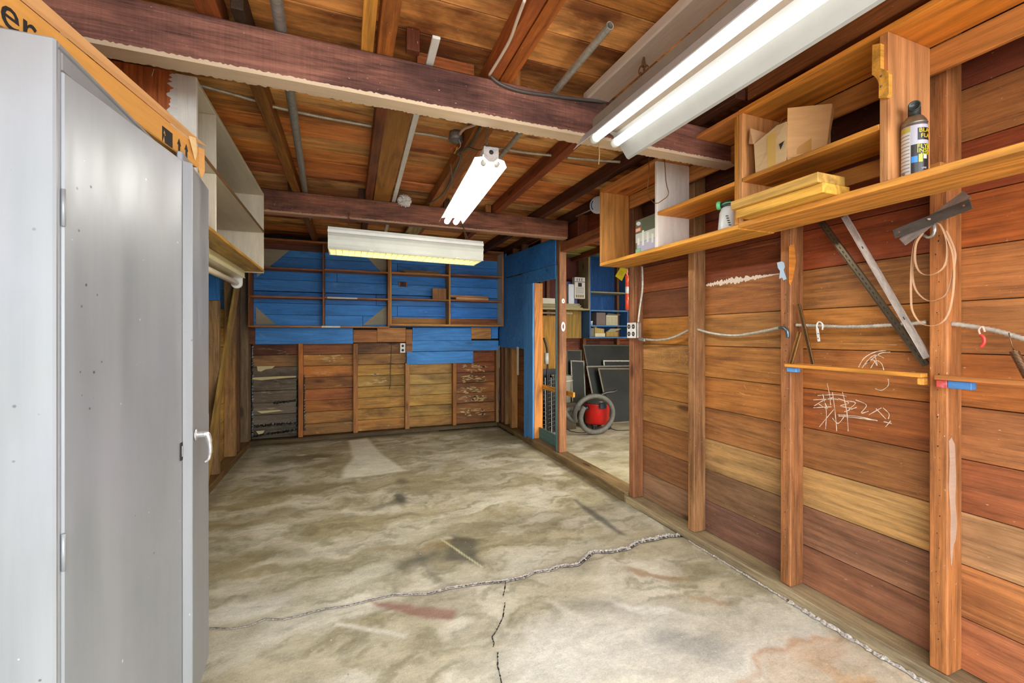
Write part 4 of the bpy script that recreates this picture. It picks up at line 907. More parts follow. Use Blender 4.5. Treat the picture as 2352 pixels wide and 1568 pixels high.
# planks overhanging the shelf edge
tag(box('planed_board', (1.622, 1.075, 1.8445), (1.775, 1.462, 1.8815), W_NEW, None, 'c99a54', grain=1), 'upper of two thick planed boards sticking out over the right shelf edge', 'board', 'planed boards on the right shelf')
tag(box('planed_board', (1.642, 1.070, 1.8068), (1.795, 1.450, 1.8440), W_NEW, None, 'd8a24a', grain=1), 'lower of two thick planed boards sticking out over the right shelf edge', 'board', 'planed boards on the right shelf')
tag(bar('planed_board', (1.86, 1.46, 1.822), (1.90, .98, 1.822), .085, .030, W_NEW, None, '9a6428', side=(1, 0, 0)), 'darker short board lying behind the two thick planed boards', 'board', 'planed boards on the right shelf')
# hose-end sprayer
sp = PX(1668, 524, 1.775); sy = sp.y; spx = 1.80; spy = 1.60
tsp = thing('spray_bottle', 'white garden sprayer bottle with a dark head and green nozzle on the right shelf', 'bottle', (1.79, 1.62, 1.80))
lathe('bottle', [(0, 0), (.050, 0), (.052, .006), (.045, .09), (.037, .112), (.030, .118), (0, .118)], (1.79, 1.62, 1.8008), M_GLOSS, tsp, 'dfe2e0')
lathe('head', [(0, 0), (.029, 0), (.030, .012), (.024, .016), (.022, .030), (.012, .036), (0, .036)], (1.79, 1.62, 1.919), M_GLOSS, tsp, '3c463e')
lathe('head_ring', [(0, 0), (.0312, 0), (.0312, .004), (0, .004)], (1.79, 1.62, 1.934), M_GLOSS, tsp, '7cc89a')
dirn = Vector((-.45, .9, 0)).normalized(); nb = Vector((1.79, 1.62, 1.936))+dirn*.018
lathe('nozzle_body', [(0, 0), (.013, 0), (.014, .02), (0, .02)], nb, M_GLOSS, tsp, '343c36', dirn)
lathe('nozzle', [(0, 0), (.018, .001), (.021, .004), (.021, .016), (.018, .019), (0, .019)], nb+dirn*.0205, M_GLOSS, tsp, '6fd08c', dirn)
for k in range(5): box('label_mark', (1.7415, 1.575+.004*k, 1.815+.012*k), (1.7535, 1.582+.004*k, 1.818+.012*k), M_MATTE, tsp, '3a4a44', .0002)
# colourful carton
tcx = thing('product_box', 'slim colourful printed carton with an orange band beside the white shelf divider', 'box', (1.80, 2.3, 1.80))
ax, ay0, ay1 = 1.752, 2.105, 2.33
body = box('carton', (ax, 2.095, 1.8005), (ax+.05, 2.318, 2.018), M_GLOSS, tcx, '6c6c4e')
XF = ax-.0006
def lab(name, y0, z0, y1, z1, h, k=0): box(name, (XF-.0005*(k+1), y0, z0), (XF-.0001-.0005*k, y1, z1), M_GLOSS, tcx, h, .0001)
lab('printed_panel', 2.10, 1.81, 2.30, 1.87, 'b8b4c4'); lab('printed_panel', 2.10, 1.872, 2.315, 1.93, 'c6c8b8'); lab('orange_band', 2.262, 1.942, 2.316, 1.966, 'e2683c', 1)
lab('printed_panel', 2.10, 1.932, 2.25, 2.01, '5c6048'); lab('green_band', 2.262, 1.804, 2.316, 1.832, '5fb070', 1)
prism('white_oval', [(XF-.0016, 2.285+.022*math.cos(t), 1.993+.013*math.sin(t)+.004*math.cos(t)) for t in [2*math.pi*k/16 for k in range(16)]], (.001, 0, 0), M_GLOSS, tcx, 'dcdce0')
prism('green_roundel', [(XF-.0016, 2.118+.013*math.cos(t), 1.985+.016*math.sin(t)) for t in [2*math.pi*k/16 for k in range(16)]], (.001, 0, 0), M_GLOSS, tcx, '3f9a5c')
for k in range(4):
    box('flower', (XF-.0012, 2.14+.045*k, 1.845+.012*(k % 2)), (XF-.0006, 2.16+.045*k, 1.90+.02*(k % 3)), M_GLOSS, tcx, 'e6e6da', .0002)
for k in range(3): lab('text_line', 2.268, 1.946+.006*k, 2.312, 1.949+.006*k, 'f4e6dc', 2)
for k in range(4): lab('text_line', 2.268, 1.807+.006*k, 2.312, 1.809+.006*k, 'd8ecd8', 2)
# aerosol can
cc = Vector((1.790, .868, 1.8066)); r0 = .0335
tcan = thing('aerosol_can', 'black and grey aerosol spray can with yellow lettering on the right shelf', 'can', cc)
lathe('can_body', [(0, 0), (.031, 0), (.0335, .003), (.0335, .178), (0, .178)], cc, M_METAL, tcan, 'b4b4ba', seg=40)
lathe('can_shoulder', [(.0335, .178), (.0345, .181), (.033, .184), (.031, .190), (.024, .203), (.017, .210), (0, .210)], cc, M_METAL, tcan, '9a9684', seg=40)
lathe('cap', [(.0, .211), (.0165, .211), (.0165, .246), (.015, .250), (0, .250)], cc, M_GLOSS, tcan, '2c3230', seg=24)
view = Vector((-cc.x, -cc.y, 0)).normalized(); a0 = math.atan2(view.y, view.x)
lathe('nozzle', [(0, 0), (.015, 0), (.0165, .012), (.0135, .013), (.011, .005), (0, .005)], cc+Vector((0, 0, .238))+view*.012, M_GLOSS, tcan, '343a38', view, 20)
def wrap(name, a1, a2, z0, z1, h, dr=.0006, n=10):
    vs = []; fs = []
    for i in range(n+1):
        t = a0+R(a1+(a2-a1)*i/n)
        for z in (z0, z1): vs.append((cc.x+math.cos(t)*(r0+dr), cc.y+math.sin(t)*(r0+dr), cc.z+z))
        if i: fs.append((2*i-2, 2*i, 2*i+1, 2*i-1))
    mesh_obj(name, vs, fs, M_GLOSS, tcan, h, True)
wrap('label', -100, 100, .004, .170, 'b9b6be', .0003, 24)
wrap('label_dark', -15, 100, .004, .105, '2c2826', .0006, 16); wrap('label_white', -100, -17, .004, .160, 'cfcdc6', .0006, 12)
wrap('label_yellow', -80, -17, .150, .168, 'b8a850', .0008)
wrap('label_blue', -13, 14, .045, .066, '3a86cc', .0009, 6); wrap('label_yellow', 18, 36, .045, .070, 'e8dc30', .0009, 6); wrap('label_white', 40, 60, .055, .070, 'd8d6dc', .0009, 6)
def fan(h):
    pass
wrap('label_black', 14, 85, .118, .158, '1c1a18', .0009, 10)
def wtext(body, size, a1, z, h, dr=.0013):
    me = textmesh(body, size, .0002)
    for v_ in me.vertices:
        t = a0+R(a1)+v_.co.x/r0; rr = r0+dr+v_.co.z; zz = v_.co.y
        v_.co = Vector((math.cos(t)*rr, math.sin(t)*rr, z+zz))
    link('lettering', me, M_GLOSS, tcan, Matrix.Translation(cc), h)
wtext('BLACK', .019, 18, .143, 'f0c02c'); wtext('FLAG', .019, 26, .125, 'f0c02c'); wtext('FLYING', .019, 10, .090, 'f0e420'); wtext('INSECT', .019, 10, .076, 'f0e420'); wtext('KILLER', .009, 26, .068, 'f0e420')
wtext('LINE', .008, 30, .022, 'd8d6dc')
for k in range(11): wrap('text_line', -85, -20, .018+.012*k, .0215+.012*k, '8c8a84', .0009, 8)
for k in range(6): wrap('barcode', -60+3*k, -58.5+3*k, .006, .018, '3a3836', .0010, 1)

# ================================================================== THINGS ON THE RIGHT WALL
# outlet box, clamps, cable
tq = thing('outlet_box', 'square steel outlet box with four sockets on the doorway stud', 'outlet', (2.0, 2.66, 1.31))
ob = box('box', (1.985, 2.60, 1.256), (2.0195, 2.725, 1.372), M_METAL, tq, 'c8c0b8', .004)
box('cover', (1.981, 2.622, 1.257), (1.9848, 2.722, 1.371), M_MATTE, tq, 'e4e0da', .001)
for yy in (2.645, 2.698):
    for zz in (1.288, 1.342):
        lathe('socket', [(0, 0), (.017, 0), (.017, .002), (0, .002)], (1.9808, yy, zz), M_MATTE, tq, '2a2826', (-1, 0, 0), 18)
        for s2 in (-.006, .006): box('slot', (1.9782, yy+s2-.0015, zz-.006), (1.9787, yy+s2+.0015, zz+.006), M_MATTE, tq, 'd8d4cc', .0001)
tw = thing('armoured_cable', 'armoured cable looping from the outlet box through the studs of the right wall', 'cable', (2.08, 1.8, 1.3))
flexduct('cable', [PX(1475, 612, 2.05), PX(1476, 660, 2.05), PX(1470, 705, 2.05), PX(1466, 742, 2.03)], .008, tw)
flexduct('cable', [PX(1480, 779, 2.03), PX(1510, 781, 2.04), PX(1545, 775, 2.05), PX(1582, 758, 2.06)], .008, tw)
flexduct('cable', [PX(1601, 756, 2.05), PX(1640, 766, 2.06), PX(1690, 770, 2.075), PX(1745, 762, 2.065), PX(1792, 752, 2.05)], .008, tw)
flexduct('cable', [PX(1828, 746, 2.045), PX(1880, 748, 2.06), PX(1960, 750, 2.06), PX(2060, 745, 2.06), PX(2130, 740, 2.055)], .008, tw)
flexduct('cable', [PX(2184, 743, 2.045), PX(2230, 749, 2.05), PX(2290, 760, 2.05), PX(2352, 778, 2.05), PX(2440, 800, 2.05)], .0085, tw)
bar('connector', PX(1468, 777, 2.0), PX(1482, 781, 2.01), .02, .02, M_METAL, tw, 'b8b8bc')
tag(tube('cable_clip', spline([PX(1790, 753, 2.012), PX(1800, 752, 2.0), PX(1808, 760, 1.995), PX(1810, 775, 2.0)], 5), .007, M_METAL, None, '6f8696', 10), 'bluish metal cable clip on the second full stud of the right wall', 'clip')
# hooks
th = thing('hook', 'white metal hook bracket hanging on the armoured cable', 'hook', PX(1878, 748, 2.04))
tube('hook_wire', spline([PX(1889, 757, 2.035), PX(1889, 744, 2.03), PX(1881, 739, 2.03), PX(1876, 746, 2.03), PX(1877, 756, 2.03)], 5), .0035, M_GLOSS, th, 'd8d0c4', 8)
a = PX(1877, 754, 2.028); b = PX(1881, 784, 2.028); bar('strap', a, b, .012, .002, M_GLOSS, th, 'd8d0c4', side=(0, 1, 0))
for v_ in (766, 777): lathe('hole', [(0, 0), (.0025, 0), (.0025, .0004), (0, .0004)], PX(1879, v_, 2.0265), M_MATTE, th, '3a2c20', (-1, 0, 0), 8)
th = thing('hook', 'red-tipped screw hook hanging on the armoured cable at far right', 'hook', PX(2255, 760, 2.04))
tube('hook_wire', spline([PX(2262, 762, 2.035), PX(2256, 750, 2.03), PX(2248, 757, 2.03), PX(2252, 770, 2.03)], 5), .003, M_GLOSS, th, 'd8a890', 8)
tube('red_sleeve', spline([PX(2252, 768, 2.03), PX(2260, 776, 2.03), PX(2260, 788, 2.03), PX(2252, 797, 2.03)], 5), .0048, M_GLOSS, th, 'd03c34', 10)
# spring
tsx = thing('coil_spring', 'rusty coil spring hanging on a wire from the cable at the right edge', 'spring', PX(2340, 850, 2.03))
tube('wire', [PX(2317, 764, 2.03), PX(2322, 785, 2.03), PX(2329, 806, 2.03)], .0015, M_METAL, tsx, '8c6a4c', 8)
a = PX(2329, 806, 2.03); b = PX(2362, 868, 2.03); dv = b-a; x = dv.normalized(); y = x.orthogonal().normalized(); z = x.cross(y)
tube('coil', [a+dv*(i/(20*12))+(y*math.cos(2*math.pi*i/12)+z*math.sin(2*math.pi*i/12))*.010 for i in range(20*12)], .0022, M_METAL, tsx, '8c6e54', 6)
# slotted standards
def standard(name, a, b, wd, label, h, slots, slotcol='1e1a16'):
    a = Vector(a); b = Vector(b); r = thing(name, label, 'shelf standard', (a+b)/2); x = (b-a).normalized()
    bar('rail', a, b, wd, .008, M_METAL if h != 'cabfb6' else M_GALV, r, h, side=(0, 1, 0))
    n = slots; nrm = x.cross((Vector((0, 1, 0))-x*x.y).normalized())
    if nrm.x > 0: nrm = -nrm
    for i in range(n):
        p = a+(b-a)*((i+.5)/n); bar('slot', p+nrm*.0042-x*.006, p+nrm*.0042+x*.006, .0035, .0006, M_MATTE, r, slotcol, side=(0, 1, 0), ch=.0001)
    e = wd*.45; sd3 = (Vector((0, 1, 0))-x*x.y).normalized()
    for s in (-1, 1): bar('flange', a+sd3*e*s+nrm*.0055, b+sd3*e*s+nrm*.0055, .0015, .004, M_METAL if h != 'cabfb6' else M_GALV, r, h, side=(0, 1, 0), ch=.0003)
    return r
standard('shelf_standard', PX(1886, 508, 2.055)+Vector((0, 0, 0)), PX(2128, 838, 2.055), .026, 'long dark slotted steel shelf standard leaning diagonally on the right wall', '6e6250', 30)
standard('shelf_standard', PX(1940, 496, 2.05), PX(2131, 822, 2.05), .024, 'long pale aluminium rail leaning diagonally beside the dark slotted one', 'cabfb6', 2)
standard('shelf_standard', PX(1815, 843, 1.998), PX(1838, 762, 2.008), .016, 'short bronze slotted strip propped at the left end of the little ledge', 'a87c40', 14)
standard('shelf_standard', PX(1836, 698, 2.03), PX(1868, 838, 2.012), .014, 'long thin bronze slotted strip propped against the second full stud', '7c5a34', 22)
# ledges on blocks
tg = thing('ledge', 'narrow wooden ledge on a blue block with the bronze strips standing on it', 'ledge', (2.0, 1.2, 1.12))
bar('board', (1.998, 1.470, 1.1335), (1.998, .938, 1.130), .040, .016, W_NEW, tg, 'cf8a3c', side=(1, 0, 0)); box('block', (1.99, 1.42, 1.103), (2.019, 1.468, 1.1245), W_BLUE, tg, '5a90c8'); box('block', (1.99, .938, 1.095), (2.019, .958, 1.1205), W_NEW, tg, 'c88a40')
bar('loose_strip', (2.0, 1.42, 1.1435), (2.0, 1.27, 1.1435), .010, .003, W_NEW, tg, 'a8703c', side=(1, 0, 0))
tg = thing('ledge', 'narrow wooden ledge on a red and blue block at the far right', 'ledge', (2.0, .6, 1.12))
bar('board', (1.995, .900, 1.128), (1.995, .328, 1.128), .045, .016, W_NEW, tg, 'a8683a', side=(1, 0, 0)); box('block', (1.985, .805, 1.092), (2.019, .868, 1.1195), W_BLUE, tg, '4a7cb4'); box('block_end', (1.985, .869, 1.092), (2.019, .900, 1.1195), W_BLUE, tg, 'c04a40')
# blue tape scrap
P3 = [PX(a, b, 2.0185) for a, b in ((1785, 603), (1796, 600), (1801, 603), (1803, 612), (1800, 620), (1807, 640), (1800, 644), (1797, 637), (1790, 640), (1792, 622), (1787, 615))]
tag(prism('tape_scrap', P3, (-.0012, 0, 0), M_PAPER, None, 'b4cbdc'), 'torn pale blue tape scrap stuck to the upper part of the second full stud', 'tape')
# blades and strap hung on a hook
tbk = thing('utility_hook', 'grey metal hook screwed to the third full stud under the dark blades', 'hook', PX(2135, 530, 2.0))
tube('hook_wire', spline([PX(2122, 540, 2.0), PX(2133, 545, 1.985), PX(2143, 540, 1.975), PX(2147, 528, 1.97), PX(2146, 516, 1.975)], 5), .005, M_METAL, tbk, 'c0c8cc', 10)
a, b = PX(2053, 538, 1.965), PX(2231, 468, 1.965)
dv = (b-a).normalized(); sd4 = Vector((0, -dv.z, dv.y))
tag(bar('flat_steel_bar', a, b, .036, .003, M_GALV, None, '57504a', side=sd4, ch=.001), 'dark grey flat steel blade with three holes hung in front on the third full stud', 'blade', 'crossed steel blades')
a2_, b2_ = PX(2072, 556, 1.972), PX(2222, 446, 1.972); dv2 = (b2_-a2_).normalized()
tag(bar('flat_steel_bar', a2_, b2_, .036, .003, M_GALV, None, '8c7e76', side=Vector((0, -dv2.z, dv2.y)), ch=.001), 'lighter steel blade crossed behind the dark one on the third full stud', 'blade', 'crossed steel blades')
tbo = thing('bolt', 'rusty bolt pinning the crossed steel blades together', 'bolt', PX(2134, 503, 1.96))
lathe('bolt_head', [(0, 0), (.006, 0), (.006, .003), (.003, .004), (.003, .010), (0, .010)], PX(2134, 503, 1.9632), M_METAL, tbo, 'a89888', (-1, 0, 0), 12)
for i, (u, v_) in enumerate(((2065, 533), (2213, 472))): lathe('hole', [(0, 0), (.0035, 0), (.0035, .0006), (0, .0006)], PX(u, v_, 1.9632), M_MATTE, tbo, '9a5a34', (-1, 0, 0), 10)
tst = thing('strap', 'coiled tan plastic strap hanging in loops from the hook on the third full stud', 'strap', PX(2140, 640, 1.98))
def strap(px, X, wd=.012, h='c9a27e'):
    p = spline([PX(a, b, X+.004*math.sin(i)) for i, (a, b) in enumerate(px)], 8); vs = []; fs = []
    for i, q_ in enumerate(p):
        vs += [q_+Vector((-wd*.5, 0, 0)), q_+Vector((wd*.5, 0, 0))]
        if i: fs.append((2*i-2, 2*i-1, 2*i+1, 2*i))
    o = mesh_obj('strap_loop', vs, fs, M_GLOSS, tst, h); md = o.modifiers.new('thick', 'SOLIDIFY'); md.thickness = .0012
strap([(2128, 527), (2108, 545), (2098, 570), (2093, 620), (2092, 680), (2096, 715), (2115, 742), (2145, 748), (2170, 735), (2185, 700), (2192, 640), (2190, 590), (2182, 560), (2165, 525), (2155, 512)], 1.985)
strap([(2120, 535), (2104, 560), (2102, 600), (2113, 625), (2135, 632), (2160, 622), (2174, 600), (2176, 560), (2168, 530), (2158, 513)], 1.978)
strap([(2100, 560), (2095, 620), (2103, 665), (2130, 690), (2160, 686), (2180, 665), (2194, 600), (2192, 570), (2175, 530)], 1.990)
# chalk and scratches on the boards
def scribble(name, label, strokes, X, wd=.0035, mat=M_CHALK):
    vs = []; fs = []
    for st in strokes:
        p = spline([PX(a, b, X) for a, b in st], 5); b0 = len(vs)
        for i, q_ in enumerate(p):
            tg = (p[min(i+1, len(p)-1)]-p[max(i-1, 0)]).normalized(); sd5 = Vector((0, -tg.z, tg.y)); wj = wd*random.uniform(.4, 1.1)
            vs += [q_+sd5*wj/2, q_-sd5*wj/2]
            if i: fs.append((b0+2*i-2, b0+2*i-1, b0+2*i+1, b0+2*i))
    o = mesh_obj(name, vs, fs, mat, wall_right); o['kind'] = 'stuff'; return o
sk = [[(1878, 908), (1920, 906), (1945, 910)], [(1868, 918), (1915, 916), (1925, 918)], [(1868, 936), (1910, 934)], [(1870, 932), (1890, 920), (1915, 912)], [(1890, 905), (1898, 945), (1896, 985)], [(1912, 900), (1918, 945), (1922, 990)],
      [(1935, 900), (1945, 945), (1948, 990)], [(1900, 880), (1905, 905), (1908, 930)], [(1882, 980), (1905, 952), (1915, 940)], [(1925, 952), (1970, 956), (2016, 966)], [(1926, 955), (1975, 960), (2010, 965)],
      [(1965, 918), (1990, 930), (1978, 948), (1995, 944)], [(1996, 952), (2025, 936)], [(2012, 938), (2035, 962)], [(2028, 936), (2042, 950), (2040, 962)], [(2030, 968), (2048, 972)], [(2046, 966), (2034, 980)],
      [(1925, 915), (1950, 925), (1930, 932), (1955, 938), (1940, 945)], [(1945, 920), (1965, 925), (1950, 940), (1968, 935)], [(1880, 927), (1900, 938), (1890, 915)], [(1912, 960), (1925, 972), (1940, 955)]]
scribble('chalk_drawing', '', sk, 2.1122)
sk = [[(1972, 843), (1985, 822), (2010, 808), (2035, 805)], [(1980, 845), (1995, 825), (2012, 815), (2030, 822)], [(1985, 838), (2005, 826), (2015, 840), (2010, 818)], [(2000, 845), (2012, 828), (2025, 835), (2030, 850)], [(2040, 870), (2040, 885), (2025, 896), (2010, 892)], [(1990, 835), (2020, 812), (2045, 808)]]
scribble('chalk_drawing', '', sk, 2.1122)
sk = [[(1502, 802), (1506, 835), (1502, 838)], [(1502, 802), (1515, 812), (1516, 830), (1504, 838)], [(1530, 803), (1520, 812), (1528, 820), (1520, 830), (1532, 838)], [(1552, 806), (1542, 812), (1544, 828), (1556, 826), (1560, 810), (1550, 804)], [(1560, 810), (1562, 838)], [(1572, 808), (1578, 825), (1572, 838)]]
scribble('scratched_letters', '', sk, 2.1122, .0022, simple('scratched_wood', c('cf9a4c'), .8))
sk = [[(1690, 903), (1725, 908)], [(1708, 884), (1715, 895)], [(1692, 898), (1712, 906)], [(1930, 789), (2000, 790), (2060, 792)]]
scribble('scratch_marks', '', sk, 2.1122, .003, bpy.data.materials['scratched_wood'])
vs = []; fs = []; n = 60                                   # splintered pale tear along a board edge
p0_, p1_ = PX(1622, 655, 2.1120), PX(1790, 629, 2.1120)
for i in range(n+1):
    q_ = p0_.lerp(p1_, i/n); e = math.sin(math.pi*min(1, .15+.9*i/n)); vs += [q_+Vector((0, 0, .004+random.uniform(.0, .022)*e)), q_-Vector((0, 0, .002+random.uniform(0, .018)*e))]
    if i: fs.append((2*i-2, 2*i-1, 2*i+1, 2*i))
mesh_obj('splintered_edge', vs, fs, M_CHALK, wall_right)
# extension reel hung past the shelf
rl = thing('hose_reel', 'blue and white cable reel hung beyond the far end of the right shelf', 'reel', PX(1372, 470, 1.98))
rc_ = PX(1374, 470, 1.98)
lathe('rim', [(.052, -.02), (.072, -.018), (.074, -.01), (.074, .0), (.070, .004), (.052, .004)], rc_, M_GLOSS, rl, 'dcdfe4', (-.75, -.66, 0), 32)
lathe('drum', [(0, -.045), (.050, -.045), (.050, .0), (0, .0)], rc_, M_GLOSS, rl, '181c22', (-.75, -.66, 0), 32)
fd = Vector((-.75, -.66, 0)).normalized(); sdx = Vector((-fd.y, fd.x, 0))
prism('blue_label', [rc_+fd*.0045+sdx*(.062*math.cos(t))+Vector((0, 0, .062*math.sin(t))) for t in [R(q) for q in (140, 160, 180, 200, 220)]]+[rc_+fd*.0045+sdx*(.053*math.cos(t))+Vector((0, 0, .053*math.sin(t))) for t in [R(q) for q in (220, 200, 180, 160, 140)]], fd*.001, M_GLOSS, rl, '2c5ca8')
tube('bar', [rc_+Vector((.01, .01, -.01)), PX(1323, 497, 2.0)], .006, M_GALV, rl, 'b8b0a0')
# back wall outlet with hanging wire
to = thing('outlet_box', 'small duplex outlet on the back wall just under the bare boards', 'outlet', (.69, 5.76, 1.11))
P = PY(919, 788, 5.70); Q = PY(931, 810, 5.70)
box('box', (P.x+.004, 5.702, Q.z+.004), (Q.x-.004, 5.706, P.z-.004), M_METAL, to, '9a958c'); box('cover', (P.x, 5.697, Q.z), (Q.x, 5.7015, P.z), M_MATTE, to, 'e0dcd2', .001)
for f in (.28, .72): lathe('socket', [(0, 0), (.016, 0), (.016, .002), (0, .002)], ((P.x+Q.x)/2, 5.6968, Q.z+(P.z-Q.z)*f), M_MATTE, to, '2c2a28', (0, -1, 0), 16)
tag(tube('cable', spline([PY(900, 786, 5.72), PY(898, 820, 5.72), PY(897, 855, 5.72), PY(897, 880, 5.72), PY(894, 894, 5.72)], 5), .004, M_MATTE, None, '3c4030', 8), 'thin dark cable hanging down the middle of the back wall', 'cable')

# ================================================================== OTHER BAY, SEEN THROUGH THE DOORWAY
# blue shelf
bs = thing('bookcase', 'tall blue painted shelf unit in the next bay, seen through the doorway', 'shelf', (3.68, 5.6, 1.24))
BF, BB = 5.50, 5.79; bx_0, bx_1 = 3.345, 4.03
def s2(name, x0, x1, z0, z1, h, y0=BF, y1=BB, g=0): return box(name, (x0, y0, z0), (x1, y1, z1), W_BLUE, bs, h, grain=g)
s2('bottom_board', bx_0, bx_1, 1.232, 1.252, '4a74a0'); s2('top_board', bx_0, bx_1, 2.44, 2.46, '2a5a8a')
s2('side_panel', bx_0, bx_0+.022, 1.2525, 2.4395, '3c6a9c', g=2); s2('side_panel', bx_1-.022, bx_1, 1.2525, 2.4395, '3c6a9c', g=2)
for zz in (1.405, 1.632, 1.905): s2('shelf_board', bx_0+.0225, bx_1-.0225, zz, zz+.02, '4f7aa4' if zz < 1.9 else '8f8a70')
s2('back_panel', bx_0+.0225, bx_1-.0225, 1.2525, 2.4395, '14487e', BB-.01, BB, 2)
s2('inner_panel', 3.40, 3.80, 1.652, 1.87, '1a5490', BB-.03, BB-.0105, 2)
tag(box('plywood_sheet', (2.5, 5.05, 2.465), (4.6, 5.79, 2.476), W_NEW, None, 'a89a58', grain=0), 'yellowish plywood panel above the blue shelf in the next bay', 'panel')
# things in the blue shelf
ORD = ['first', 'second', 'third', 'fourth', 'fifth', 'sixth', 'seventh', 'eighth', 'ninth', 'tenth']
def ybox(name, u0, v0, u1, v1, y, dep, mat, h, label, cat, group=None, parent=None):
    a = PY(u0, v0, y); b = PY(u1, v1, y); o = box(name, (a.x, y, b.z), (b.x, y+dep, a.z), mat, parent, h)
    return tag(o, label, cat, group) if label else o
zb = 1.426
o = tag(box('cardboard_box', (3.50, 5.56, zb), (3.66, 5.72, zb+.19), M_CARD, None, '7a6a64'), 'grey-brown printed carton on the second shelf of the blue unit', 'box')
tcb = thing('cardboard_box', 'pale carton with printed columns of text and open flap on the blue unit', 'box', (3.76, 5.6, zb))
box('carton', (3.665, 5.55, zb), (3.87, 5.70, zb+.15), M_PAPER, tcb, 'c8c2a0'); prism('flap', [(3.665, 5.549, zb+.151), (3.87, 5.549, zb+.151), (3.96, 5.60, zb+.165), (3.76, 5.64, zb+.185)], (0, 0, .002), M_PAPER, tcb, 'b0aa88')
for q in range(3):
    for k in range(7): box('text_line', (3.672+.066*q, 5.5488, zb+.022+.016*k), (3.728+.066*q, 5.5495, zb+.027+.016*k), M_MATTE, tcb, '8c8870', .0001)
tag(lathe('cup', [(0, 0), (.018, 0), (.022, .055), (.024, .06), (0, .06)], (3.41, 5.56, zb), M_GLOSS, None, 'cfd4d4', seg=18), 'small white plastic cup at the left end of the second blue shelf', 'cup')
zb2 = 1.2525
tag(box('wood_block', (3.385, 5.56, zb2), (3.46, 5.68, zb2+.13), M_CARD, None, '7a7058'), 'dull grey-brown block in the left corner of the lowest blue shelf', 'block')
tag(box('cardboard_box', (3.465, 5.54, zb2), (3.64, 5.66, zb2+.055), M_PAPER, None, 'd0c8a4'), 'low white box lying on the lowest blue shelf', 'box')
for k in range(9):
    tag(bar('wood_slip', (3.475+.018*k, 5.56, zb2+.056), (3.475+.018*k, 5.65, zb2+.15-.003*k), .012, .0155, M_PAPER, None, rv('b89c58', .12), side=(0, 0, 1)) if False else box('wood_slip', (3.470+.0185*k, 5.56, zb2+.056), (3.487+.0185*k, 5.63, zb2+.135-.002*k), M_PAPER, None, rv('b89c58', .12)),
        ORD[k]+' tan wooden slip from the left in the row on the low white box', 'slip', 'wooden slips in the blue shelf')
lathe_o = tag(lathe('ball', [(.001, 0), (.02, .006), (.030, .022), (.030, .036), (.02, .052), (.001, .058)], (3.53, 5.645, zb2+.132), M_GLOSS, None, 'c8c4ac', seg=18), 'off-white ball sitting on the wooden slips in the blue shelf', 'ball')
for k in range(10):
    tag(box('wood_slip', (3.665+.021*k, 5.55, zb2), (3.684+.021*k, 5.64, zb2+.075), M_PAPER, None, rv('a88c4c', .15)), ORD[k]+' short wooden slip from the left in the right-hand row, lowest blue shelf', 'slip', 'short wooden slips in the blue shelf')
for k in range(6):
    a = Vector((3.68+.02*k, 5.56+.012*k, zb2+.079+.0085*k)); bar_o = bar('paper_slip', a, a+Vector((.17, .03-.012*k, .0)), .03, .006, M_PAPER, None, rv('c4bc90', .1), side=(0, 1, 0))
    tag(bar_o, ORD[k]+' pale paper slip from the bottom of the loose pile in the blue shelf', 'paper', 'paper slips in the blue shelf')
# wooden cupboard unit left of it
wc = thing('storage_unit', 'open plywood storage unit with pale shelf board left of the blue unit', 'shelf', (2.95, 5.55, 1.2))
box('shelf_board', (2.42, 5.46, 1.640), (3.325, 5.76, 1.662), W_WHITE, wc, 'a8986c', grain=0); box('side_panel', (3.300, 5.46, 1.6625), (3.325, 5.76, 2.44), W_OLD, wc, '9a8a70', grain=2)
box('upright', (2.85, 5.455, 1.6625), (2.872, 5.47, 2.44), W_OLD, wc, '8a8258', grain=2); box('top_board', (2.42, 5.46, 2.441), (3.325, 5.76, 2.460), W_OLD, wc, '7a7050', grain=0)
box('lower_panel', (3.06, 5.70, 1.23), (3.325, 5.72, 1.6395), W_NEW, wc, '8c6c30', grain=2); box('upper_back', (2.42, 5.765, 1.663), (3.2995, 5.78, 2.44), W_OLD, wc, '5c2418', grain=2)
box('rail', (2.42, 5.44, 1.575), (3.03, 5.455, 1.602), W_OLD, wc, '9c8868', grain=0)
tag(box('plywood_sheet', (2.42, 5.60, .0), (2.86, 5.612, 1.56), W_NEW, None, 'a8762c', grain=2), 'golden plywood sheet standing behind the door jamb in the next bay', 'plywood')
tag(box('plank', (2.90, 5.66, .0), (3.03, 5.685, 1.56), W_OLD, None, '8a4424', grain=2), 'reddish brown plank standing upright beside the door post in the next bay', 'plank')
# packets on that shelf
tbx = thing('product_box', 'tall white printed carton standing on the pale shelf by the door post', 'box', (3.05, 5.55, 1.663))
zq = 1.735
A_ = PY(1320, 636, 5.52); B_ = PY(1344, 686, 5.52)
box('carton', (A_.x, 5.52, B_.z), (B_.x, 5.60, A_.z), M_PAPER, tbx, 'd6d0c4'); dx = B_.x-A_.x; dz = A_.z-B_.z
def fr(name, f0, g0, f1, g1, h): box(name, (A_.x+dx*f0, 5.5185, B_.z+dz*g0), (A_.x+dx*f1, 5.5195, B_.z+dz*g1), M_MATTE, tbx, h, .0001)
fr('blue_line', .02, .77, .98, .80, '3c4c94'); fr('black_picture', .32, .56, .68, .74, '22201e')
for k in range(7): fr('text_line', .12, .24+.045*k, .86, .26+.045*k, '9a968e')
for k in range(4): fr('picture', .12+.2*k, .05, .26+.2*k, .18, '8a7a5c')
for k in range(3): fr('brush_picture', .2+.22*k, .83, .27+.22*k, .95, '5a5448')
A_ = PY(1306, 652, 5.54); B_ = PY(1319, 690, 5.54)
tag(box('white_package', (A_.x, 5.54, 1.735), (B_.x, 5.62, A_.z), M_GLOSS, None, 'd4dae0'), 'shiny white package next to the tall white carton on the pale shelf', 'package')
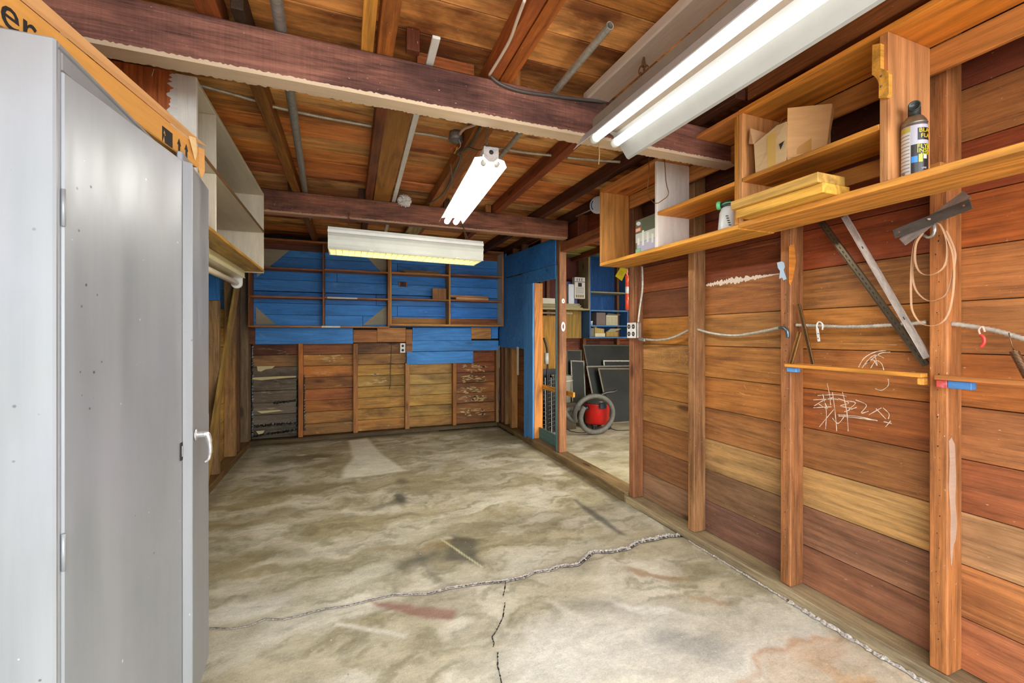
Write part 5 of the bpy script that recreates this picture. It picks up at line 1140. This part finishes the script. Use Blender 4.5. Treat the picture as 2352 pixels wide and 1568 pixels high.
tag(box('white_package', (A_.x-.02, 5.63, 1.735), (B_.x+.10, 5.70, A_.z+.05), M_GLOSS, None, '4a4880'), 'dark purple package standing behind the shiny white one', 'package')
A_ = PY(1252, 676, 5.5)
tag(box('paper_stack', (2.46, 5.5, 1.725), (2.78, 5.68, 1.80), M_PAPER, None, 'd8d2bc'), 'white block of paper seen between the door jamb and the post', 'paper')
for k in range(8):
    j = random.uniform(-.03, .03); tag(box('magazine', (2.45+j, 5.49+abs(j), 1.6625+.0078*k), (2.80+j, 5.72, 1.6695+.0078*k), M_PAPER, None, rv('b0a47c', .18)), ORD[k]+' magazine from the bottom of the pile under the white paper block', 'magazine', 'magazines in the left pile')
for k in range(9):
    j = random.uniform(-.03, .03); tag(box('magazine', (2.885+j*.4+.0, 5.49+abs(j), 1.6625+.0080*k), (3.24+j-.01*k, 5.72, 1.6697+.0080*k), M_PAPER, None, rv('c0b68a', .18)), ORD[k]+' magazine from the bottom of the pile under the white packages', 'magazine', 'magazines in the right pile')
# shop vacuum
tv = thing('shop_vacuum', 'red and black wet-dry shop vacuum standing on the floor of the next bay', 'vacuum', (3.24, 5.02, 0))
vx, vy = 3.215, 5.10
lathe('tank', [(0, .075), (.150, .075), (.160, .09), (.178, .34), (.180, .355), (0, .355)], (vx, vy, 0), M_GLOSS, tv, 'c4201a', seg=36)
lathe('lid', [(0, .356), (.186, .356), (.188, .375), (.165, .40), (.140, .44), (.115, .465), (0, .475)], (vx, vy, 0), M_GLOSS, tv, '3c3e38', seg=36)
box('latch', (vx-.075, vy-.205, .30), (vx+.03, vy-.178, .385), M_GLOSS, tv, '3a4048', .008)
tube('handle', spline([(vx+.03, vy-.05, .46), (vx+.12, vy-.06, .49), (vx+.22, vy-.08, .50), (vx+.27, vy-.08, .52)], 5), .018, M_GLOSS, tv, '2e302c')
for k in range(4):
    t = R(45+90*k); p = Vector((vx+.165*math.cos(t), vy+.165*math.sin(t), 0))
    lathe('caster', [(0, -.02), (.026, -.02), (.030, -.012), (.030, .012), (.026, .02), (0, .02)], p+Vector((0, 0, .030)), M_GLOSS, tv, '26262a', (math.cos(t+1.3), math.sin(t+1.3), 0), 18)
    box('caster_foot', p+Vector((-.035, -.035, .055)), p+Vector((.035, .035, .085)), M_GLOSS, tv, '2c2c2e', .006)
lathe('inlet', [(0, 0), (.035, 0), (.035, .05), (0, .05)], (vx-.17, vy-.04, .30), M_GLOSS, tv, '2a2a2c', (-1, -.3, 0), 18)
hc = PY(1360, 941, 4.88); hp_ = []
for i in range(150):
    t = R(205-360*i/128.); rx, rz = .262, .245
    hp_.append(Vector((hc.x+math.cos(t)*rx, 4.885-.0012*i-.02*math.sin(t), max(.034, .262+math.sin(t)*rz*.93))))
hp_ = [Vector((vx-.25, vy-.05, .30)), Vector((hc.x-.34, 4.98, .30)), Vector((hc.x-.30, 4.92, .20))]+hp_
tube('hose', resample(spline(hp_, 3), .010), .032, simple('grey_ribbed_hose', c('66645a'), .6), tv, None, 14, ripple=.05)
tag(tube('power_cord', spline([PZ(1302, 982, .006), PZ(1312, 990, .006), PZ(1345, 993, .006), PZ(1395, 983, .006), PZ(1420, 988, .006), PZ(1470, 986, .006)], 6), .0045, M_MATTE, None, '2c2c28', 8), 'black power cord lying on the floor by the red vacuum', 'cord')
# leaning window screens
def screen(u0, v0, u1, v1, ub, vb, ybot, ytop, label, h='8c8878', fw=.022, shear=0.0):
    """frame leaning back: bottom edge on the floor at ybot, top edge at ytop"""
    TL = PY(u0, v0, ytop); TR = PY(u1, v1, ytop); x0 = PY(ub, vb, ybot).x; wdt = TR.x-TL.x
    BL_ = Vector((x0, ybot, .004)); BR_ = Vector((x0+wdt, ybot, .004))
    r = thing('window_screen', label, 'window screen', (BL_+BR_)/2, 'window screens leaning in the next bay')
    up = (TL-BL_); nrm = Vector((0, -1, .2)).normalized(); ins = fw/2
    bar('frame_side', BL_+Vector((ins, 0, 0)), TL+Vector((ins, 0, 0)), fw, .010, M_GALV, r, h, side=(1, 0, 0)); bar('frame_side', BR_-Vector((ins, 0, 0)), TR-Vector((ins, 0, 0)), fw, .010, M_GALV, r, h, side=(1, 0, 0))
    u_ = up.normalized()
    bar('frame_rail', BL_+Vector((fw, 0, 0))+u_*ins, BR_-Vector((fw, 0, 0))+u_*ins, fw, .010, M_GALV, r, h, side=u_); bar('frame_rail', TL+Vector((fw, 0, 0))-u_*ins, TR-Vector((fw, 0, 0))-u_*ins, fw, .010, M_GALV, r, h, side=u_)
    prism('mesh', [BL_+Vector((fw, .0, 0))+u_*fw, BR_+Vector((-fw, .0, 0))+u_*fw, TR+Vector((-fw, .0, 0))-u_*fw, TL+Vector((fw, .0, 0))-u_*fw], (0, .002, 0), M_SCREEN, r, 'ffffff'); return r
screen(1338, 791, 1475, 792, 1372, 960, 5.50, 5.70, 'largest dark window screen at the back, leaning right behind the vacuum', '5a5a50')
screen(1385, 827, 1490, 827, 1400, 960, 5.45, 5.60, 'window screen with a bright white frame leaning in the middle of the stack', 'c4c2b8')
screen(1346, 840, 1480, 838, 1372, 960, 5.40, 5.53, 'window screen with a thin silver frame above the vacuum', '8c8878')
screen(1373, 845, 1490, 845, 1400, 975, 5.25, 5.42, 'foremost dark window screen with a brownish frame, to the right of the vacuum', '857c68')
screen(1310, 827, 1342, 828, 1315, 950, 5.50, 5.62, 'narrow tall window screen left of the vacuum', '8e8a7c'); screen(1300, 803, 1336, 803, 1304, 940, 5.62, 5.70, 'narrow dark window screen farthest left behind the bucket', '5c5a4c')
# bucket
tbu = thing('bucket', 'white plastic bucket behind the door post in the next bay', 'bucket', (2.88, 5.35, .35))
bp = PY(1290, 905, 5.30)
tag(box('wooden_crate', (bp.x-.17, 5.16, .0), (bp.x+.15, 5.44, .36), W_OLD, None, '4a4034'), 'dark wooden crate carrying the white bucket behind the door post', 'crate')
lathe('bucket_body', [(0, 0), (.125, 0), (.145, .35), (.150, .352), (.150, .362), (.140, .362), (.120, .02), (0, .02)], (bp.x, 5.30, .361), M_GLOSS, tbu, 'b4b09a', seg=32)
lathe('bucket_rim', [(.146, .29), (.154, .29), (.154, .302), (.146, .302)], (bp.x, 5.30, .361), M_GLOSS, tbu, 'c8c4b0', seg=32)
# dark folded frames between jamb and post
tf = thing('folded_frames', 'bundle of black metal frames standing between the jamb and the door post', 'frame', (2.66, 5.1, 0))
for k in range(7):
    x = PY(1252, 900, 5.1).x+.028*k; bar('upright', (x, 5.08+.01*(k % 3), .0), (x+.01, 5.12, .72+.02*(k % 3)), .014, .014, M_GLOSS, tf, '24241f' if k % 3 else '8a887e', side=(1, 0, 0))
for k in range(12):
    x = PY(1253, 900, 5.0).x; bar('rung', (x+.0, 5.07, .06+.055*k), (x+.17, 5.07, .10+.055*k), .006, .006, M_GLOSS, tf, '6a6a60', side=(0, 0, 1))
tag(box('black_board', (2.44, 5.47, .0), (2.83, 5.50, .80), M_GLOSS, None, '161614'), 'black panel standing behind the bundle of metal frames', 'panel')
tl_ = thing('long_handled_tool', 'black bent pole with a short white sleeve rising beside the orange door jamb', 'tool', PY(1256, 900, 4.97))
q0 = PY(1257, 870, 4.97)
tube('pole', spline([Vector((q0.x, 4.97, .0)), Vector((q0.x, 4.97, .5)), q0, PY(1258, 830, 4.97), PY(1256, 800, 4.97), PY(1249, 776, 4.97)], 5), .012, M_GLOSS, tl_, '1c1c1a', 10)
lathe('white_sleeve', [(.0125, 0), (.03, 0), (.03, .14), (.0125, .14)], (q0.x-.012, 4.97, .91), M_GLOSS, tl_, 'c0bcae', seg=20)

# tag and orange tube by the doorway stud
tt = thing('red_tube', 'orange-red tube with a white band hanging beside the doorway stud', 'tube', (2.2, 2.86, 1.7))
tx = PX(1444, 660, 2.155)
p_ = PX(1441.5, 640, 2.16)
for z0, z1, h in ((PX(1441, 712, 2.16).z, PX(1441, 674, 2.16).z, 'd8482a'), (PX(1441, 673.8, 2.16).z, PX(1441, 658, 2.16).z, 'd0ccc8'), (PX(1441, 657.8, 2.16).z, PX(1441, 632, 2.16).z, 'd8482a')):
    tube('tube_section', [(2.165, p_.y+.015, z0), (2.165, p_.y+.015, z1)], .014, M_GLOSS, tt, h, 16)
tube('tube_tip', [(2.165, p_.y+.015, PX(1441, 631.8, 2.16).z), (2.165, p_.y+.015, PX(1441, 618, 2.16).z)], .008, M_GLOSS, tt, 'd8482a', 12)
P4 = [PX(a, b, 2.14) for a, b in ((1425, 614), (1442, 617), (1428, 645), (1413, 634))]
ty = thing('paper_tag', 'yellow paper tag hanging askew below the far end of the right shelf', 'tag', P4[0])
prism('tag_paper', P4, (.001, 0, 0), M_PAPER, ty, 'dcc820')
tube('string', [PX(1431, 618, 2.139), PX(1438, 626, 2.15), PX(1442, 634, 2.15)], .0015, M_MATTE, ty, 'd8d4c8', 6)
for k in range(3):
    a = P4[0].lerp(P4[3], .35+.14*k); b = P4[1].lerp(P4[2], .35+.14*k); bar('text_line', a.lerp(b, .25)+Vector((-.001, 0, 0)), a.lerp(b, .75)+Vector((-.001, 0, 0)), .002, .0005, M_MATTE, ty, '5a5018', side=(0, 0, 1), ch=.0001)
for z0, z1, h in ((1.27, 1.36, '7a5a2c'), (1.365, 1.40, 'd8b820')):
    pass
tcl = tag(lathe('spice_bottle', [(0, 0), (.018, 0), (.018, .11), (.010, .13), (.010, .15), (0, .15)], (2.19, 2.93, PX(1441, 776, 2.19).z), M_GLOSS, None, 'b89a28', seg=16), 'small yellow bottle standing beside the doorway stud beneath the red tube', 'bottle')
bx_ = tag(box('wall_bracket_shelf', (2.151, 2.88, PX(1441, 776, 2.19).z-.02), (2.23, 2.98, PX(1441, 776, 2.19).z-.0005), W_OLD, None, '6a4424'), 'tiny wooden shelf under the small yellow bottle by the doorway', 'shelf')

# outside: unseen driveway by the open garage doors, added to bounce daylight inward
driveway = struct(box('ground', (-6, -9, -.06), (9, -.56, -.02), M_RUBBLE, None))
